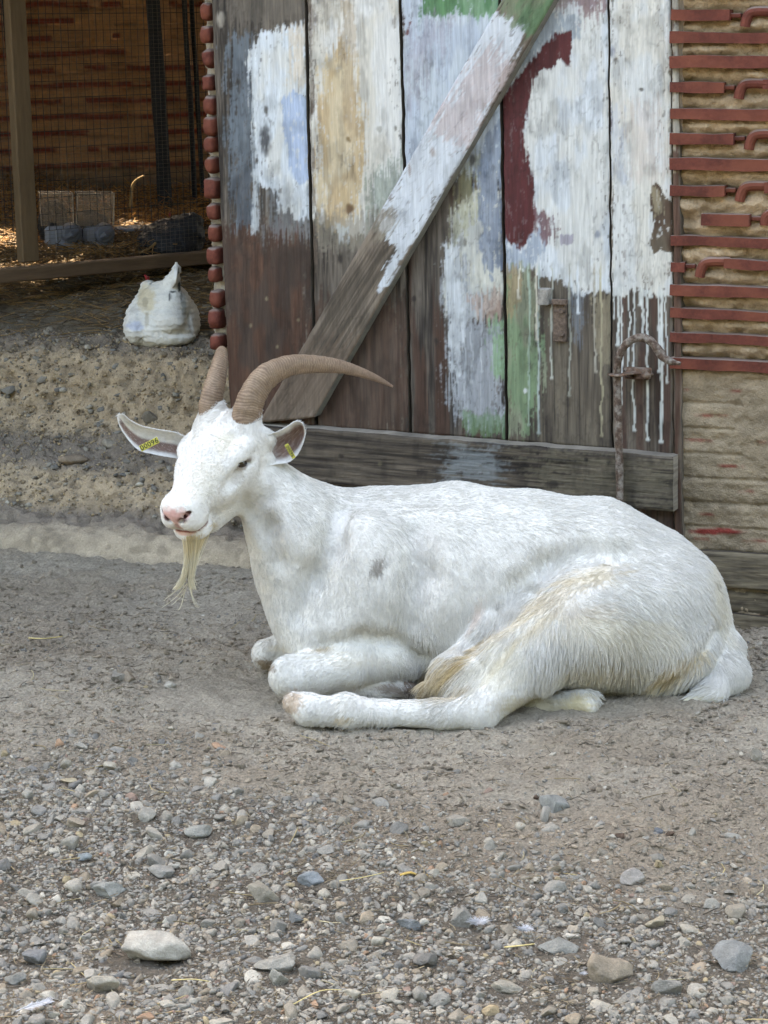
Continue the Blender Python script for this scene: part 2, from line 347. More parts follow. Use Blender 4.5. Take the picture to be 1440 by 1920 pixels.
def p4(u, v):
    p = Paint(u, v, seed=4).wood((70, 62, 56), (116, 106, 92))
    p.poly([(930, -620), (1150, -620), (1150, 552), (1075, 552), (1046, 530), (1010, 520), (1003, 500), (945, 510), (938, 300)], (206, 212, 216), 12, 1, seed=2, tint=((212, 208, 196), .5), var=.06)
    p.poly([(940, -620), (1150, -620), (1150, 10), (1100, 36), (1080, 20), (1040, 10)], (126, 92, 94), 44, .8, seed=3, tint=((170, 160, 160), .5))
    p.poly([(990, 10), (1078, 34), (1078, 66), (1040, 58), (1000, 120), (940, 200), (938, 100)], (150, 162, 172), 26, .85, seed=4)
    p.poly([(1074, 56), (1066, 122), (1048, 112), (1034, 132), (1014, 128), (998, 146), (990, 200), (985, 250), (994, 330), (1002, 390), (1004, 412), (1000, 440), (976, 472), (956, 452), (938, 446), (936, 190), (1000, 110), (1040, 60)], (88, 40, 42), 9, 1, amp=4, seed=5, var=.10, chip=.12)
    p.poly([(1004, 392), (1036, 404), (1042, 440), (1030, 470), (1015, 460), (1006, 440)], (112, 78, 84), 20, .9, seed=6)
    p.poly([(1050, 440), (1080, 436), (1074, 455), (1050, 460)], (150, 144, 158), 8, .8, seed=14)
    p.poly([(945, 450), (976, 470), (1010, 430), (1024, 470), (1000, 500), (950, 512)], (158, 170, 184), 18, .9, seed=7)
    p.poly([(944, 500), (1000, 505), (1004, 560), (1020, 700), (990, 812), (944, 812)], (124, 150, 116), 36, .82, seed=8, sx=.5, var=.2, tint=((150, 150, 130), .7))
    p.poly([(945, 500), (975, 505), (975, 560), (950, 600)], (166, 140, 108), 24, .6, seed=9)
    p.poly([(1070, 540), (1100, 550), (1090, 650), (1075, 640)], (120, 132, 144), 20, .5, seed=10, sx=.6)
    p.poly([(1110, 560), (1150, 555), (1150, 690), (1120, 680)], (158, 146, 122), 22, .55, seed=11)
    for i, (x, y, c) in enumerate([(973, 562, CRM), (992, 800, (168, 186, 170)), (1010, 815, (178, 190, 186)), (1035, 712, (186, 188, 178)), (1084, 590, WH), (1068, 745, (160, 160, 148)), (1006, 640, CRM), (1128, 820, (176, 168, 140)), (1115, 700, (170, 164, 150))]):
        p.drip(x, 505, y, 2.4, c, .85, i)
    p.spot(985, 733, 3, 4, (210, 214, 214)).spot(1120, 440, 5, 7, (120, 130, 150), .7)
    return p.grime().c
def p5(u, v):
    p = Paint(u, v, seed=5).wood((74, 62, 54), (128, 118, 106), red=(84, 60, 52))
    p.poly([(1136, -620), (1262, -620), (1262, 330), (1262, 556), (1200, 556), (1190, 540), (1180, 556), (1144, 552)], (210, 212, 210), 12, 1, seed=2, tint=((214, 208, 194), .55), var=.05)
    p.poly([(1180, 200), (1230, 180), (1240, 330), (1190, 330)], (200, 184, 176), 60, .4, seed=3)
    p.poly([(1140, 200), (1165, 210), (1170, 340), (1144, 330)], (186, 194, 206), 24, .5, seed=4)
    p.poly([(1228, 338), (1240, 352), (1250, 372), (1262, 380), (1262, 475), (1238, 470), (1226, 478), (1214, 456), (1226, 425), (1218, 370)], (104, 92, 78), 4, 1, amp=3, seed=5, var=.4, tint=((78, 56, 44), .8))
    p.poly([(1218, 345), (1238, 355), (1246, 400), (1226, 410)], (148, 136, 112), 8, .8, amp=3, seed=6)
    for i, (x, y, wd) in enumerate([(1160, 650, 3), (1166, 760, 2), (1188, 810, 2.4), (1200, 575, 3), (1206, 640, 3.4), (1214, 828, 3), (1236, 700, 3), (1241, 832, 3.6), (1222, 560, 3), (1250, 720, 2), (1180, 700, 2), (1150, 600, 2)]):
        p.drip(x, 550, y, wd, (214, 218, 214), .95, i + 20)
    p.spot(1203, 168, 4, 3, (90, 88, 84)).spot(1148, 96, 6, 10, (120, 130, 150), .6)
    return p.grime().c
def stile(u, v):
    p = Paint(u, v, seed=6).wood((86, 76, 66), (150, 140, 126), red=(88, 58, 46))
    p.poly([(1255, -620), (1275, -620), (1275, 250), (1262, 320), (1258, 250)], (184, 180, 168), 10, .7, seed=2)
    return p.grime().c
board('plank', [(370, -560), (555, -560), (589, 800), (432, 800)], 0, .026, p1, M_paint, door)
board('plank', [(561, -560), (734, -560), (766, 812), (595, 800)], 0, .026, p2, M_paint, door)
board('plank', [(740, -560), (923, -560), (947, 826), (772, 812)], 0, .026, p3, M_paint, door)
board('plank', [(929, -560), (1133, -560), (1146, 842), (953, 826)], 0, .026, p4, M_paint, door)
board('plank', [(1137, -560), (1255, -560), (1262, 1010), (1151, 1000)], 0, .026, p5, M_paint, door)
board('stile', [(1257, -560), (1267, -560), (1280, 1080), (1265, 1075)], -.006, .05, stile, M_wood, door)
def low(u, v): return Paint(u, v, seed=8).wood((50, 44, 38), (92, 84, 74)).c
board('bottom_plank', [(560, 890), (1262, 955), (1264, 1078), (560, 1020)], .004, .02, low, M_woodh, door, step=4)
def bk(u, v): return np.tile(np.array([.018, .015, .012]), (len(u), 1))
board('gap_shade_sheet', [(396, -560), (1262, -560), (1262, 1060), (436, 870)], .034, .015, bk, M_dark, door, step=30)  # near-black sheet stands in for the unlit interior behind the plank gaps
def brace(u, v):
    p = Paint(u, v, ang=123 - 180, seed=7).wood((92, 84, 74), (146, 134, 120)); p.g, p.h = (u * .53 - v * .848), (u * .848 + v * .53)
    p.wood((84, 74, 64), (140, 126, 112), kx=.10, ky=.006)
    p.poly([(480, 640), (660, 640), (640, 800), (470, 800)], (108, 90, 76), 70, .6, seed=9)
    p.poly([(925, 20), (960, 30), (990, 50), (975, 80), (870, 300), (800, 420), (745, 490), (735, 520), (712, 545), (705, 545), (724, 500), (744, 470), (710, 420), (760, 300), (880, 90)], (206, 212, 218), 14, 1, seed=2, var=.05)
    p.poly([(880, 110), (940, 90), (960, 130), (880, 280), (820, 260), (815, 230)], (190, 174, 172), 46, .7, seed=3)
    p.poly([(925, -600), (1200, -600), (1050, 10), (1000, 80), (960, 40), (930, 10)], (92, 124, 90), 34, .9, seed=4, var=.2, tint=((130, 130, 110), .6))
    p.poly([(706, 400), (735, 395), (745, 430), (700, 455), (695, 430)], (150, 142, 128), 20, .7, seed=5)
    p.spot(768, 320, 2.5, 14, (150, 130, 120), .7, .3).spot(812, 285, 5, 8, (150, 120, 100), .5).spot(826, 190, 4, 10, (190, 130, 120), .6)
    return p.grime(.2).c
board('brace', [(1262, -560), (1360, -560), (588, 783), (484, 793)], -.036, .034, brace, M_brace, door, side=(120, 118, 110))
def rail(u, v):
    p = Paint(u, v, ang=-4, seed=9); p.g, p.h = u, v - .07 * u
    p.wood((50, 43, 38), (110, 99, 86), kx=.16, ky=.008)
    p.poly([(830, 830), (930, 830), (930, 900), (840, 890)], (146, 154, 156), 60, .55, seed=2)
    p.poly([(980, 860), (1262, 870), (1262, 960), (1000, 930)], (118, 110, 92), 90, .6, seed=3)
    p.spot(790, 885, 9, 7, (44, 38, 34), .8).spot(1036, 908, 10, 8, (48, 42, 36), .8).spot(640, 855, 5, 4, (44, 38, 32)).spot(1100, 862, 4, 4, (40, 36, 32)).spot(1008, 850, 3, 3, (40, 36, 32)).spot(712, 870, 4, 4, (130, 120, 96), .6)
    return p.grime(.3).c
board('rail', [(470, 795), (1262, 857), (1262, 960), (470, 896)], -.046, .044, rail, M_woodh, door, side=(138, 130, 118), relief=.002)
# iron work of the door
b = MB()
b.box(FD.hit(1021, 556, -.014), FD.d * .0125, FD.n * .014, FD.u * .019, bev=.002); b.build('wooden_stop', mat('stop_wood', (.30, .28, .25), .8, n1=(60, .4, 1.3), bump=[(80, .003, 5)]), door)
b = MB(); b.box(FD.hit(1050, 603, -.006), FD.d * .0155, FD.n * .006, FD.u * .047, bev=.002)
b.box(FD.hit(1049, 566, -.016), FD.d * .018, FD.n * .006, FD.u * .006, bev=.001)
for y in (583, 626): b.tube([FD.hit(1052, y, -.012), FD.hit(1052, y, -.019)], .006, 8)
b.build('latch_plate', mat('rusty_plate', (.12, .085, .065), .8, n1=(120, .5, 1.6), bump=[(160, .003, 4)]), door)
pts = [(1165, 1010), (1163, 960), (1161, 850), (1158, 740), (1157, 700), (1160, 672), (1170, 650), (1185, 637), (1204, 633), (1220, 640), (1234, 656), (1244, 670), (1258, 678), (1276, 682)]
from itertools import accumulate
def smooth_path(P, k=5):
    P = np.asarray(P, float); out = []
    for i in range(len(P) - 1):
        a = P[max(i - 1, 0)]; b_ = P[i]; c = P[i + 1]; d = P[min(i + 2, len(P) - 1)]
        for t in np.linspace(0, 1, k, endpoint=False): out.append(.5 * ((2 * b_) + (c - a) * t + (2 * a - 5 * b_ + 4 * c - d) * t * t + (3 * b_ - a - 3 * c + d) * t ** 3))
    out.append(P[-1]); return np.array(out)
pp = smooth_path([FD.hit(x, y, -.062 if y > 690 else -.070) for x, y in pts], 6)
rr = np.interp(np.linspace(0, 1, len(pp)), [0, .55, .8, .92, 1], [.0085, .009, .0105, .008, .004]) * (1 + .18 * (vn(np.arange(len(pp)) * .9, 3.1) - .5))
b = MB(); b.tube(pp, rr, 12)
bolt = b.build('bolt_rod', mat('rusty_rod', (.10, .065, .048), .8, n1=(140, .45, 1.7), colvar=(70, (.34, .32, .28), .55), bump=[(200, .003, 4)]), door, True)
b = MB(); b.tube([FD.hit(1146, 702, -.05), FD.hit(1152, 704, -.074), FD.hit(1164, 704, -.076), FD.hit(1172, 701, -.06), FD.hit(1190, 700, -.03), FD.hit(1214, 701, -.012), FD.hit(1222, 701, -.004)], .010, 8, flat=.35, up=FD.u)
b.box(FD.hit(1196, 700, -.016), FD.d * .030, FD.n * .014, FD.u * .013, bev=.003); b.tube([FD.hit(1212, 704, -.02), FD.hit(1212, 704, -.045)], .009, 8)
b.build('bolt_staple', M_rust, door, True)
for o in [o for o in COL.objects if o.parent == door]: o.data.transform(Matrix.Translation(Vector(-DL)))

# ---------------- right wall: courses of red tile laid in mud
FW = Frame(O1 + FD.d * .004 + FD.n * .03, 19)
wall = empty('tile_and_mud_wall', FW.at(.4, 0, 0)); WL = np.array(wall.location)
tag(wall, 'mud wall with rows of red clay tile edges to the right of the barn door', 'wall')
TY = [-440, -395, -347, -300, -252, -206, -160, -113, -66, -20, 28, 70, 115, 163, 212, 258, 305, 355, 408, 448, 497, 540, 583, 628, 676]
M_mud = mat('mud_mortar', attr=True, rough=.95, n1=(24, .80, 1.14), n2=(220, .85, 1.1), bump=[(60, .008, 7), (260, .004, 5)])
M_tile = mat('red_clay_tile', (.135, .036, .024), .85, n1=(18, .6, 1.3), n2=(160, .75, 1.15), colvar=(9, (.175, .052, .030), .8), bump=[(110, .002, 5)])
dust_top(M_tile, (.27, .22, .185), .5, .9, .75)
xs = np.arange(-.02, 1.9, .005); zs = np.concatenate([np.arange(.0, 1.5, .004), np.arange(1.5, 3.4, .05)])
A, Z = np.meshgrid(xs, zs); A = A.ravel(); Z = Z.ravel()
zt = np.array([FW.hit(1350, y, 0)[2] for y in TY])
g0 = np.abs(Z[:, None] - zt[None]).min(1); half = .029
lump = fbm(A * 14, Z * 30, 0, 3, 4) - .5; lump2 = fbm(A * 60, Z * 60, 0, 4, 4) - .5
zl = zt[-1] - .02
rid = .020 * sstep(0, 1, np.clip(g0 / half, 0, 1)) + .036 * lump + .020 * lump2
rid_low = .014 + .009 * lump + .012 * lump2 - .006 * sstep(.006, 0, np.abs(((Z + .004 * vn(A * 6, Z * 0) - .02) % .058) - .029)) * (vn(A * 5, Z * 14, 0, 9) > .45)
t = sstep(zl + .006, zl - .01, Z); out = rid * (1 - t) + rid_low * t + .01 * t
out = np.where(Z < .30, out - .008 * sstep(.30, .28, Z), out)
p = FW.at(A, -out, Z)
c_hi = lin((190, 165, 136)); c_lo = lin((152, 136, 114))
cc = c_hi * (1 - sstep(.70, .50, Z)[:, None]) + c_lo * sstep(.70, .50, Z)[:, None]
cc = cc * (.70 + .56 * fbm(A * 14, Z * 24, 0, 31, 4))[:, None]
redl = t * (sstep(.0055, .002, np.abs(((Z + .006 * vn(A * 5, Z * 0, 0, 2) + .006) % .058) - .029)) * sstep(.60, .80, fbm(A * 22, Z * 16, 0, 14, 4)) * .8)
u_, v_ = proj(p); redl = np.maximum(redl, sstep(1.3, .7, np.hypot((u_ - 1345) / 44, (v_ - 996) / 6) + (vn(A * 90, Z * 90) - .5) * .6))
cc = cc * (1 - redl[:, None]) + lin((128, 52, 44)) * redl[:, None]
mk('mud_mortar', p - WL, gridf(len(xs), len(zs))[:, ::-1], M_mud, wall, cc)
b = MB(); rnd = random.Random(5)
def bar(pts, y, rad=.0105):
    P = []
    for (x, yy) in pts: P.append(FW.hit(x, yy, -.022))
    b.tube(smooth_path(P, 4) if len(P) > 2 else [P[0] + (P[1] - P[0]) * t + FW.u * (rnd.random() - .5) * .0012 for t in np.linspace(0, 1, 9)], rad, 8, up=FW.n, square=False, flat=1.0)
HK = {28: 1395, 163: 1383, 258: 1402, 355: 1385, 497: 1310}
def strip(x0, x1, y, th=9.5, dip=0.0):   # a long flat tile edge
    a0 = FW.hit(x0, y - 0, -.004); a1 = FW.hit(x1, y + (x1 - x0) * max(0, (y - 60)) / 615 * .05, -.004)
    L = a1 - a0; ln = np.linalg.norm(L); n = max(int(ln / .018), 6); t = np.linspace(0, 1, n); k = rnd.random() * 50; q = min(ln, 1.2)
    P = a0 + L * t[:, None] + FW.u * ((vn(t * ln * 14 + k, k) - .5) * .0035)[:, None] - FW.n * (.0 + (vn(t * ln * 9 + k, 3.3) - .5) * .006)[:, None]
    rr = (th / 800.) * (1 + (vn(t * ln * 22 + k, 7.7) - .5) * .28 + (vn(k, 1.1) - .5) * .2)
    b.tube(P, rr * 1.0, 12, up=FW.n, flat=3.0, square=True)
for y in TY:
    far = 2900
    if y in HK:
        hx = HK[y]; strip(1262, hx - 22, y); b.box(FW.hit(hx - 14, y + 1, -.010), FW.d * .012, FW.n * .014, FW.u * .005, bev=.002)
        P = [(hx + 2, y + 22), (hx + 5, y + 8), (hx + 13, y - 4), (hx + 30, y - 7), (hx + 60, y - 6)]
        b.tube(smooth_path([FW.hit(x, yy, -.020) for x, yy in P], 5), .0115, 10, up=FW.n, flat=1.3); strip(hx + 52, far, y - 5)
    elif y == 408: strip(1320, 1410, y); b.box(FW.hit(1420, y + 1, -.010), FW.d * .012, FW.n * .014, FW.u * .005, bev=.002); b.tube(smooth_path([FW.hit(x, yy, -.02) for x, yy in [(1434, 422), (1436, 408), (1446, 400), (1470, 400)]], 4), .0115, 10, up=FW.n); strip(1465, far, y - 4)
    elif y < -20:
        s0 = 1262; 
        while s0 < far:
            s1 = s0 + 300 + rnd.random() * 500; strip(s0, s1 - 14, y); s0 = s1
    else: strip(1262, 1262 + 400 + rnd.random() * 500, y); strip(2200, far, y)
b.V = [v - WL for v in b.V]; b.build('clay_tiles', M_tile, wall, False)
# timber sill under the wall
def sill(u, v): return Paint(u, v, ang=0, seed=12).wood((74, 66, 56), (128, 116, 96), kx=.1, ky=.01).c
def tobl(o, L): o.data.transform(Matrix.Translation(Vector(-L)))
for q, bb, th in (([(1282, 1032), (2600, 1110), (2600, 1240), (1282, 1092)], -.035, .06), ([(1282, 1096), (2600, 1252), (2600, 1300), (1282, 1136)], -.02, .05), ([(1282, 1140), (2600, 1305), (2600, 1460), (1282, 1240)], -.034, .06)):
    tobl(board('sill_beam', q, bb, th, sill, M_woodh, wall, frame=FW, step=5, relief=.003, side=(70, 62, 52)), WL)
# unseen wall over the openings, carried up to throw the shade
M_plain = mat('plain_mud_plaster', (.36, .29, .2), .95, n1=(6, .8, 1.15), bump=[(40, .01, 6)])
up = MB()
zc = float(FD.hit(800, -556)[2])
up.box(FD.at(-.55, .06, (zc + 7.6) / 2), FD.d * .75, FD.n * .05, FD.u * (7.6 - zc) / 2)
up.build('upper_shade_wall', M_plain, None); tag(COL.objects['upper_shade_wall'], 'unseen plain mud wall above the barn door, raised to shade the yard', 'wall')
# ------------------------------------------------------------------ soil, bank, terrace
def spaced(a, b, st, lo, hi, k=1.25):
    c = list(np.arange(a, b, st)); s = st; x = c[-1]
    while x < hi: s *= k; x += s; c.append(min(x, hi))
    s = st; x = c[0]
    while x > lo: s *= k; x -= s; c.insert(0, max(x, lo))
    return np.array(c)
M_soil = mat('trampled_soil', attr=True, rough=.97, n1=(14, .86, 1.12), n2=(150, .62, 1.25), bump=[(28, .012, 7), (150, .009, 6), (520, .004, 3)])
def gravel_density(x, y):                # 0 bare soil .. 1 packed gravel
    edge = 3.70 + .20 * sstep(-.05, -.5, x) - .34 * sstep(-.35, .45, x) - .16 * sstep(.2, .6, x)
    n = (fbm(x * 3.2, y * 3.2, 0, 51, 3) - .5) * .42
    return sstep(edge + .22, edge - .26, y + n)
def soil_h(x, y):
    near = sstep(9, 6, np.hypot(x, y))
    h = (fbm(x * 2.3, y * 2.3, 0, 61, 2) - .5) * .030 + (fbm(x * 9, y * 11, 0, 62, 3) - .5) * .020
    tr = 1 - .5 * gravel_density(x, y)
    h = h + tr * ((fbm(x * 30, y * 34, 0, 63, 4) - .5) * .021 + (fbm(x * 110, y * 110, 0, 64, 2) - .5) * .007)
    return h * near - .004
gx = spaced(-1.35, 1.35, .006, -60, 60); gy = spaced(2.55, 5.6, .006, -60, 60)
X, Y = np.meshgrid(gx, gy); X = X.ravel(); Y = Y.ravel(); Zg = soil_h(X, Y)
g = gravel_density(X, Y)[:, None]
cs = lin((172, 161, 144)) * (1 - g) + lin((112, 103, 91)) * g
cs = cs * (.86 + .3 * fbm(X * 5, Y * 5, 0, 71, 4))[:, None]
tn = sstep(.5, .68, fbm(X * 2.2, Y * 3.5, 0, 72, 3))[:, None] * .5; cs = cs * (1 - tn) + lin((154, 138, 118)) * tn
dk = sstep(.30, .12, np.hypot((X - .75) / .9, (Y - 4.75) / .5)); cs = cs * (1 - .0 * dk[:, None])
tag(mk('ground', np.stack([X, Y, Zg], 1), gridf(len(gx), len(gy)), M_soil, None, cs), 'grey brown trampled soil of the yard', 'ground', kind='structure')

FB = Frame(PZ(np.array(300.), np.array(1052.), 0.0), 21)
prof = np.array([(-.02, -.06), (.0, .0), (.02, .045), (.05, .058), (.10, .066), (.13, .085), (.17, .15), (.22, .19), (.30, .215), (.40, .245), (.45, .27), (.475, .33), (.50, .40), (.53, .445), (.60, .468), (.75, .485), (1.0, .51), (1.5, .56), (2.2, .60), (3.2, .63), (6, .64)])
seg = np.r_[0, np.cumsum(np.hypot(*np.diff(prof, axis=0).T))]
ts = np.concatenate([np.arange(0, 1.15, .005), np.arange(1.15, 3.2, .012), np.arange(3.2, seg[-1], .06)])
pb = np.interp(ts, seg, prof[:, 0]); pz = np.interp(ts, seg, prof[:, 1])
k = np.ones(9) / 9
pb2 = pb.copy(); pz2 = pz.copy(); pb2[4:220] = np.convolve(pb, k, 'same')[4:220]; pz2[4:220] = np.convolve(pz, k, 'same')[4:220]
nb = -np.gradient(pz2, ts); nz = np.gradient(pb2, ts)
as_ = np.concatenate([np.arange(-5, -1.15, .05), np.arange(-1.15, .42, .006)])
A, T = np.meshgrid(as_, ts); Ti = np.meshgrid(as_, np.arange(len(ts)))[1].ravel(); A = A.ravel(); T = T.ravel()
top = sstep(.95, 1.1, T); conc = sstep(.20, .13, T)
d = (fbm(A * 7, T * 9, 0, 81, 4) - .5) * .055 + (fbm(A * 34, T * 34, 0, 82, 3) - .5) * .028 + (fbm(A * 110, T * 110, 0, 83, 2) - .5) * .012
pit = sstep(.62, .78, vn(A * 45, T * 45, 0, 84)) * .008
d = (d - pit) * (1 - .75 * conc) * (1 - .45 * top) * sstep(-.0, .06, T)
B_ = pb2[Ti] + nb[Ti] * d; Z_ = pz2[Ti] + nz[Ti] * d
P_ = FB.at(A, B_, Z_)
face = sstep(.22, .27, T) * sstep(.40, .34, T) + sstep(.52, .60, T) * sstep(.90, .80, T)
u_, v_ = proj(P_)
cb = lin((142, 130, 117)) * (1 - face[:, None]) + lin((184, 164, 138)) * face[:, None]
cb = cb * (1 - conc[:, None]) + lin((180, 165, 144)) * conc[:, None]
cb = cb * (1 - top[:, None]) + lin((128, 118, 102)) * top[:, None]
strw = sstep(1.25, 1.9, T)[:, None]; cb = cb * (1 - strw) + lin((108, 88, 62)) * strw
cb = cb * (.72 + .52 * fbm(A * 26, T * 26, 0, 85, 4))[:, None] * (1 - .25 * pit / .008)[:, None]
M_bank = mat('conglomerate_earth', attr=True, rough=.96, n1=(30, .85, 1.1), n2=(190, .78, 1.15), bump=[(50, .008, 6), (240, .005, 4)])
bank = tag(mk('earth_bank', P_, gridf(len(as_), len(ts)), M_bank, None, cb), 'pebbly earth bank and raised terrace left of the door', 'bank', kind='structure')
def bank_pt(px, py):                      # where a pixel's ray meets the bank's mean profile
    px = np.atleast_1d(np.asarray(px, float)); py = np.atleast_1d(np.asarray(py, float)); d = ray(px, py); out = []
    for i in range(len(px)):
        t = np.linspace(4.6, 9.5, 1500)[:, None]; q = CAM + d[i] * t; a, b_, z = FB.ab(q)
        h = np.interp(b_, prof[:, 0], prof[:, 1], left=0)
        j = np.argmax(z < h); out.append(q[j] if j else q[-1])
    return np.array(out)

# ------------------------------------------------------------------ stones
def ico(n):
    import bmesh
    bm = bmesh.new(); bmesh.ops.create_icosphere(bm, subdivisions=n, radius=1)
    V = np.array([v.co[:] for v in bm.verts]); F = np.array([[v.index for v in f.verts] for f in bm.faces]); bm.free(); return V, F
ICO = {n: ico(n) for n in (1, 2, 3, 4)}
def stone_shape(n, seed, ang=.5):
    V, F = ICO[n]; r = np.random.default_rng(seed); V = V.copy()
    for _ in range(r.integers(9, 16)):      # cut flat facets
        nn = r.normal(size=3); nn /= np.linalg.norm(nn); h = r.uniform(.38, .78)
        dd = V @ nn - h; V -= np.clip(dd, 0, None)[:, None] * nn * (.8 + .2 * ang)
    s = V * 1.7 + seed * 3.1; V *= (1 + (fbm(s[:, 0], s[:, 1], s[:, 2], seed % 97, 3) - .5) * .42)[:, None]
    if n >= 3: s = V * 7 + seed; V *= (1 + (fbm(s[:, 0], s[:, 1], s[:, 2], seed % 89, 3) - .5) * .10)[:, None]
    return V, F
PAL = [((150, 146, 136), 6), ((134, 131, 124), 6), ((162, 155, 142), 5), ((112, 112, 110), 3), ((174, 166, 150), 3), ((140, 130, 114), 5), ((154, 136, 112), 2.4), ((96, 97, 98), 1.2), ((196, 189, 174), 1.4), ((170, 126, 92), .35), ((146, 112, 96), .4), ((172, 152, 112), .5)]
PW = np.array([p[1] for p in PAL]); PW /= PW.sum(); PC = np.array([lin(p[0]) for p in PAL]); PC = PC * .62 + lin((146, 139, 127)) * .38
def rotm(r, k):
    a = r.uniform(0, 2 * np.pi, k); tx = r.normal(0, .28, k); ty = r.normal(0, .28, k)
    ca, sa = np.cos(a), np.sin(a); M = np.zeros((k, 3, 3)); M[:, 0, 0] = ca; M[:, 0, 1] = -sa; M[:, 1, 0] = sa; M[:, 1, 1] = ca; M[:, 2, 2] = 1
    T = np.zeros((k, 3, 3)); T[:, 0, 0] = 1; T[:, 1, 1] = 1; T[:, 2, 2] = 1; T[:, 0, 2] = tx; T[:, 2, 0] = -tx; T[:, 1, 2] = ty; T[:, 2, 1] = -ty
    return T @ M
def scatter(pos, size, lvl, seed, nvar=14, flat=(.5, .9), zoff=None, pal=None, bri=(.74, 1.02)):
    r = np.random.default_rng(seed); k = len(pos); VV = []; FF = []; CC = []; off = 0
    var = r.integers(0, nvar, k); M = rotm(r, k); sc3 = np.stack([r.uniform(.8, 1.35, k), r.uniform(.65, 1, k), r.uniform(*flat, k)], 1) * size[:, None]
    PCc = PC if pal is None else np.array([lin(c) for c in pal]); ci = r.choice(len(PCc), k, p=PW if pal is None else None); br = r.uniform(*bri, k)
    for v in range(nvar):
        sv_, sf = stone_shape(lvl, seed * 50 + v, r.uniform(.2, 1)); I = np.where(var == v)[0]
        if not len(I): continue
        W = sv_[None] * sc3[I][:, None]; W = np.einsum('kij,kvj->kvi', M[I], W) + pos[I][:, None]
        VV.append(W.reshape(-1, 3)); n = len(sv_)
        FF.append((sf[None] + (np.arange(len(I)) * n)[:, None, None] + off).reshape(-1, 3)); off += n * len(I)
        CC.append(np.repeat(PCc[ci[I]] * br[I][:, None], n, 0))
    return np.concatenate(VV), np.concatenate(FF), np.concatenate(CC)
M_stone = mat('gravel_stone', attr=True, rough=.88, n1=(70, .8, 1.16), n2=(420, .8, 1.15), bump=[(120, .003, 6), (500, .001, 3)])
GOAT_ELL = lambda x, y: (((x - .12) / .62) ** 2 + ((y - 4.3) / .24) ** 2) < 1
BIG = []                                   # (px, py, width px, ...) filled below, kept clear of loose gravel
stones = [
 (278, 1768, 142, 62, (186, 180, 168), 'long pale crusted slab of stone among the gravel at lower left', 1.0),
 (192, 1834, 66, 40, (176, 168, 152), 'blocky cream stone just below the long pale slab', .9),
 (525, 1808, 92, 46, (142, 140, 132), 'wide flat grey stone with a notch in its upper edge at lower centre', .4),
 (492, 1676, 58, 46, (142, 134, 118), 'rounded brown grey stone standing tall in the middle of the left gravel', .5),
 (583, 1650, 54, 30, (118, 130, 138), 'blue grey faceted stone right of the tall brown grey stone', 1.0),
 (203, 1662, 60, 30, (130, 134, 130), 'grey wedge stone in the left gravel above the long slab', .9),
 (304, 1628, 54, 26, (140, 138, 132), 'flat grey triangular stone between two gravel patches at left', .9),
 (270, 1534, 42, 30, (160, 156, 146), 'pale grey angular stone at upper left of the gravel', .9),
 (1036, 1508, 62, 38, (134, 138, 136), 'grey rounded stone lying alone beside a dropping on bare soil', .5),
 (1186, 1647, 44, 34, (160, 154, 148), 'pale square stone at the edge of the right gravel', .9),
 (1145, 1822, 86, 66, (150, 134, 114), 'big tan rock with a worn dent, largest rock at lower right', .8),
 (1054, 1778, 84, 34, (138, 138, 132), 'flat grey five-sided stone left of the big tan rock', 1.0),
 (856, 1546, 50, 28, (142, 136, 124), 'grey brown oval stone at the upper right end of the left gravel', .5),
 (860, 1726, 50, 40, (128, 126, 120), 'grey pyramid-shaped stone near the middle of the gravel', 1.0),
 (1380, 1800, 74, 60, (124, 128, 128), 'large rough blue grey stone near the right edge', .7),
 (766, 1738, 46, 22, (104, 112, 118), 'dark slate coloured flat stone left of the pyramid-shaped stone', .6),
 (66, 1782, 52, 30, (98, 104, 110), 'dark blue grey oval stone at far left of the gravel', .3),
 (30, 1818, 44, 34, (118, 120, 116), 'dull grey stone under the dark oval stone by the left edge', .8),
 (800, 1802, 50, 32, (104, 102, 100), 'dark grey lump of stone below the slate coloured flat stone', .5),
 (955, 1852, 62, 26, (148, 142, 128), 'long beige cobble left of the big tan rock, near the bottom', .3),
 (1231, 1725, 40, 24, (168, 154, 128), 'yellowish pebble beside the white fluff', .4),
 (921, 1896, 32, 20, (186, 160, 120), 'small honey yellow pebble at the bottom edge', .2),
 (238, 1265, 28, 28, (146, 130, 112), 'round tan stone sitting in a hollow of the soil left of the goat', .3),
 (216, 1268, 34, 24, (142, 136, 126), 'angular grey stone next to the round tan stone', 1.0),
 (318, 1277, 24, 16, (186, 180, 168), 'white sliver stone on the soil left of the goat', 1.0),
 (1416, 1413, 28, 30, (142, 136, 124), 'upright grey chip at the right edge below the tail', 1.0),
 (144, 1550, 38, 20, (152, 138, 120), 'tan cobble on its own in the left gravel', .3),
 (520, 1838, 40, 36, (150, 148, 138), 'pale block stone below the notched flat stone', .9),
 (376, 1563, 60, 26, (136, 138, 132), 'broken flat slate pair in the upper middle gravel', 1.0),
 (155, 1606, 32, 16, (124, 138, 144), 'small pale blue pebble in the left gravel', .3),
 (131, 1457, 38, 12, (190, 172, 140), 'thin cream flake on the soil at the top of the gravel', .6),
 (554, 1720, 28, 28, (96, 104, 110), 'dark upright chip under the blue grey faceted stone', .9),
 (1256, 1860, 60, 30, (132, 130, 124), 'rough grey stone below and right of the big tan rock', .9),
 (100, 1300, 1, 1, None, '', 0),
]
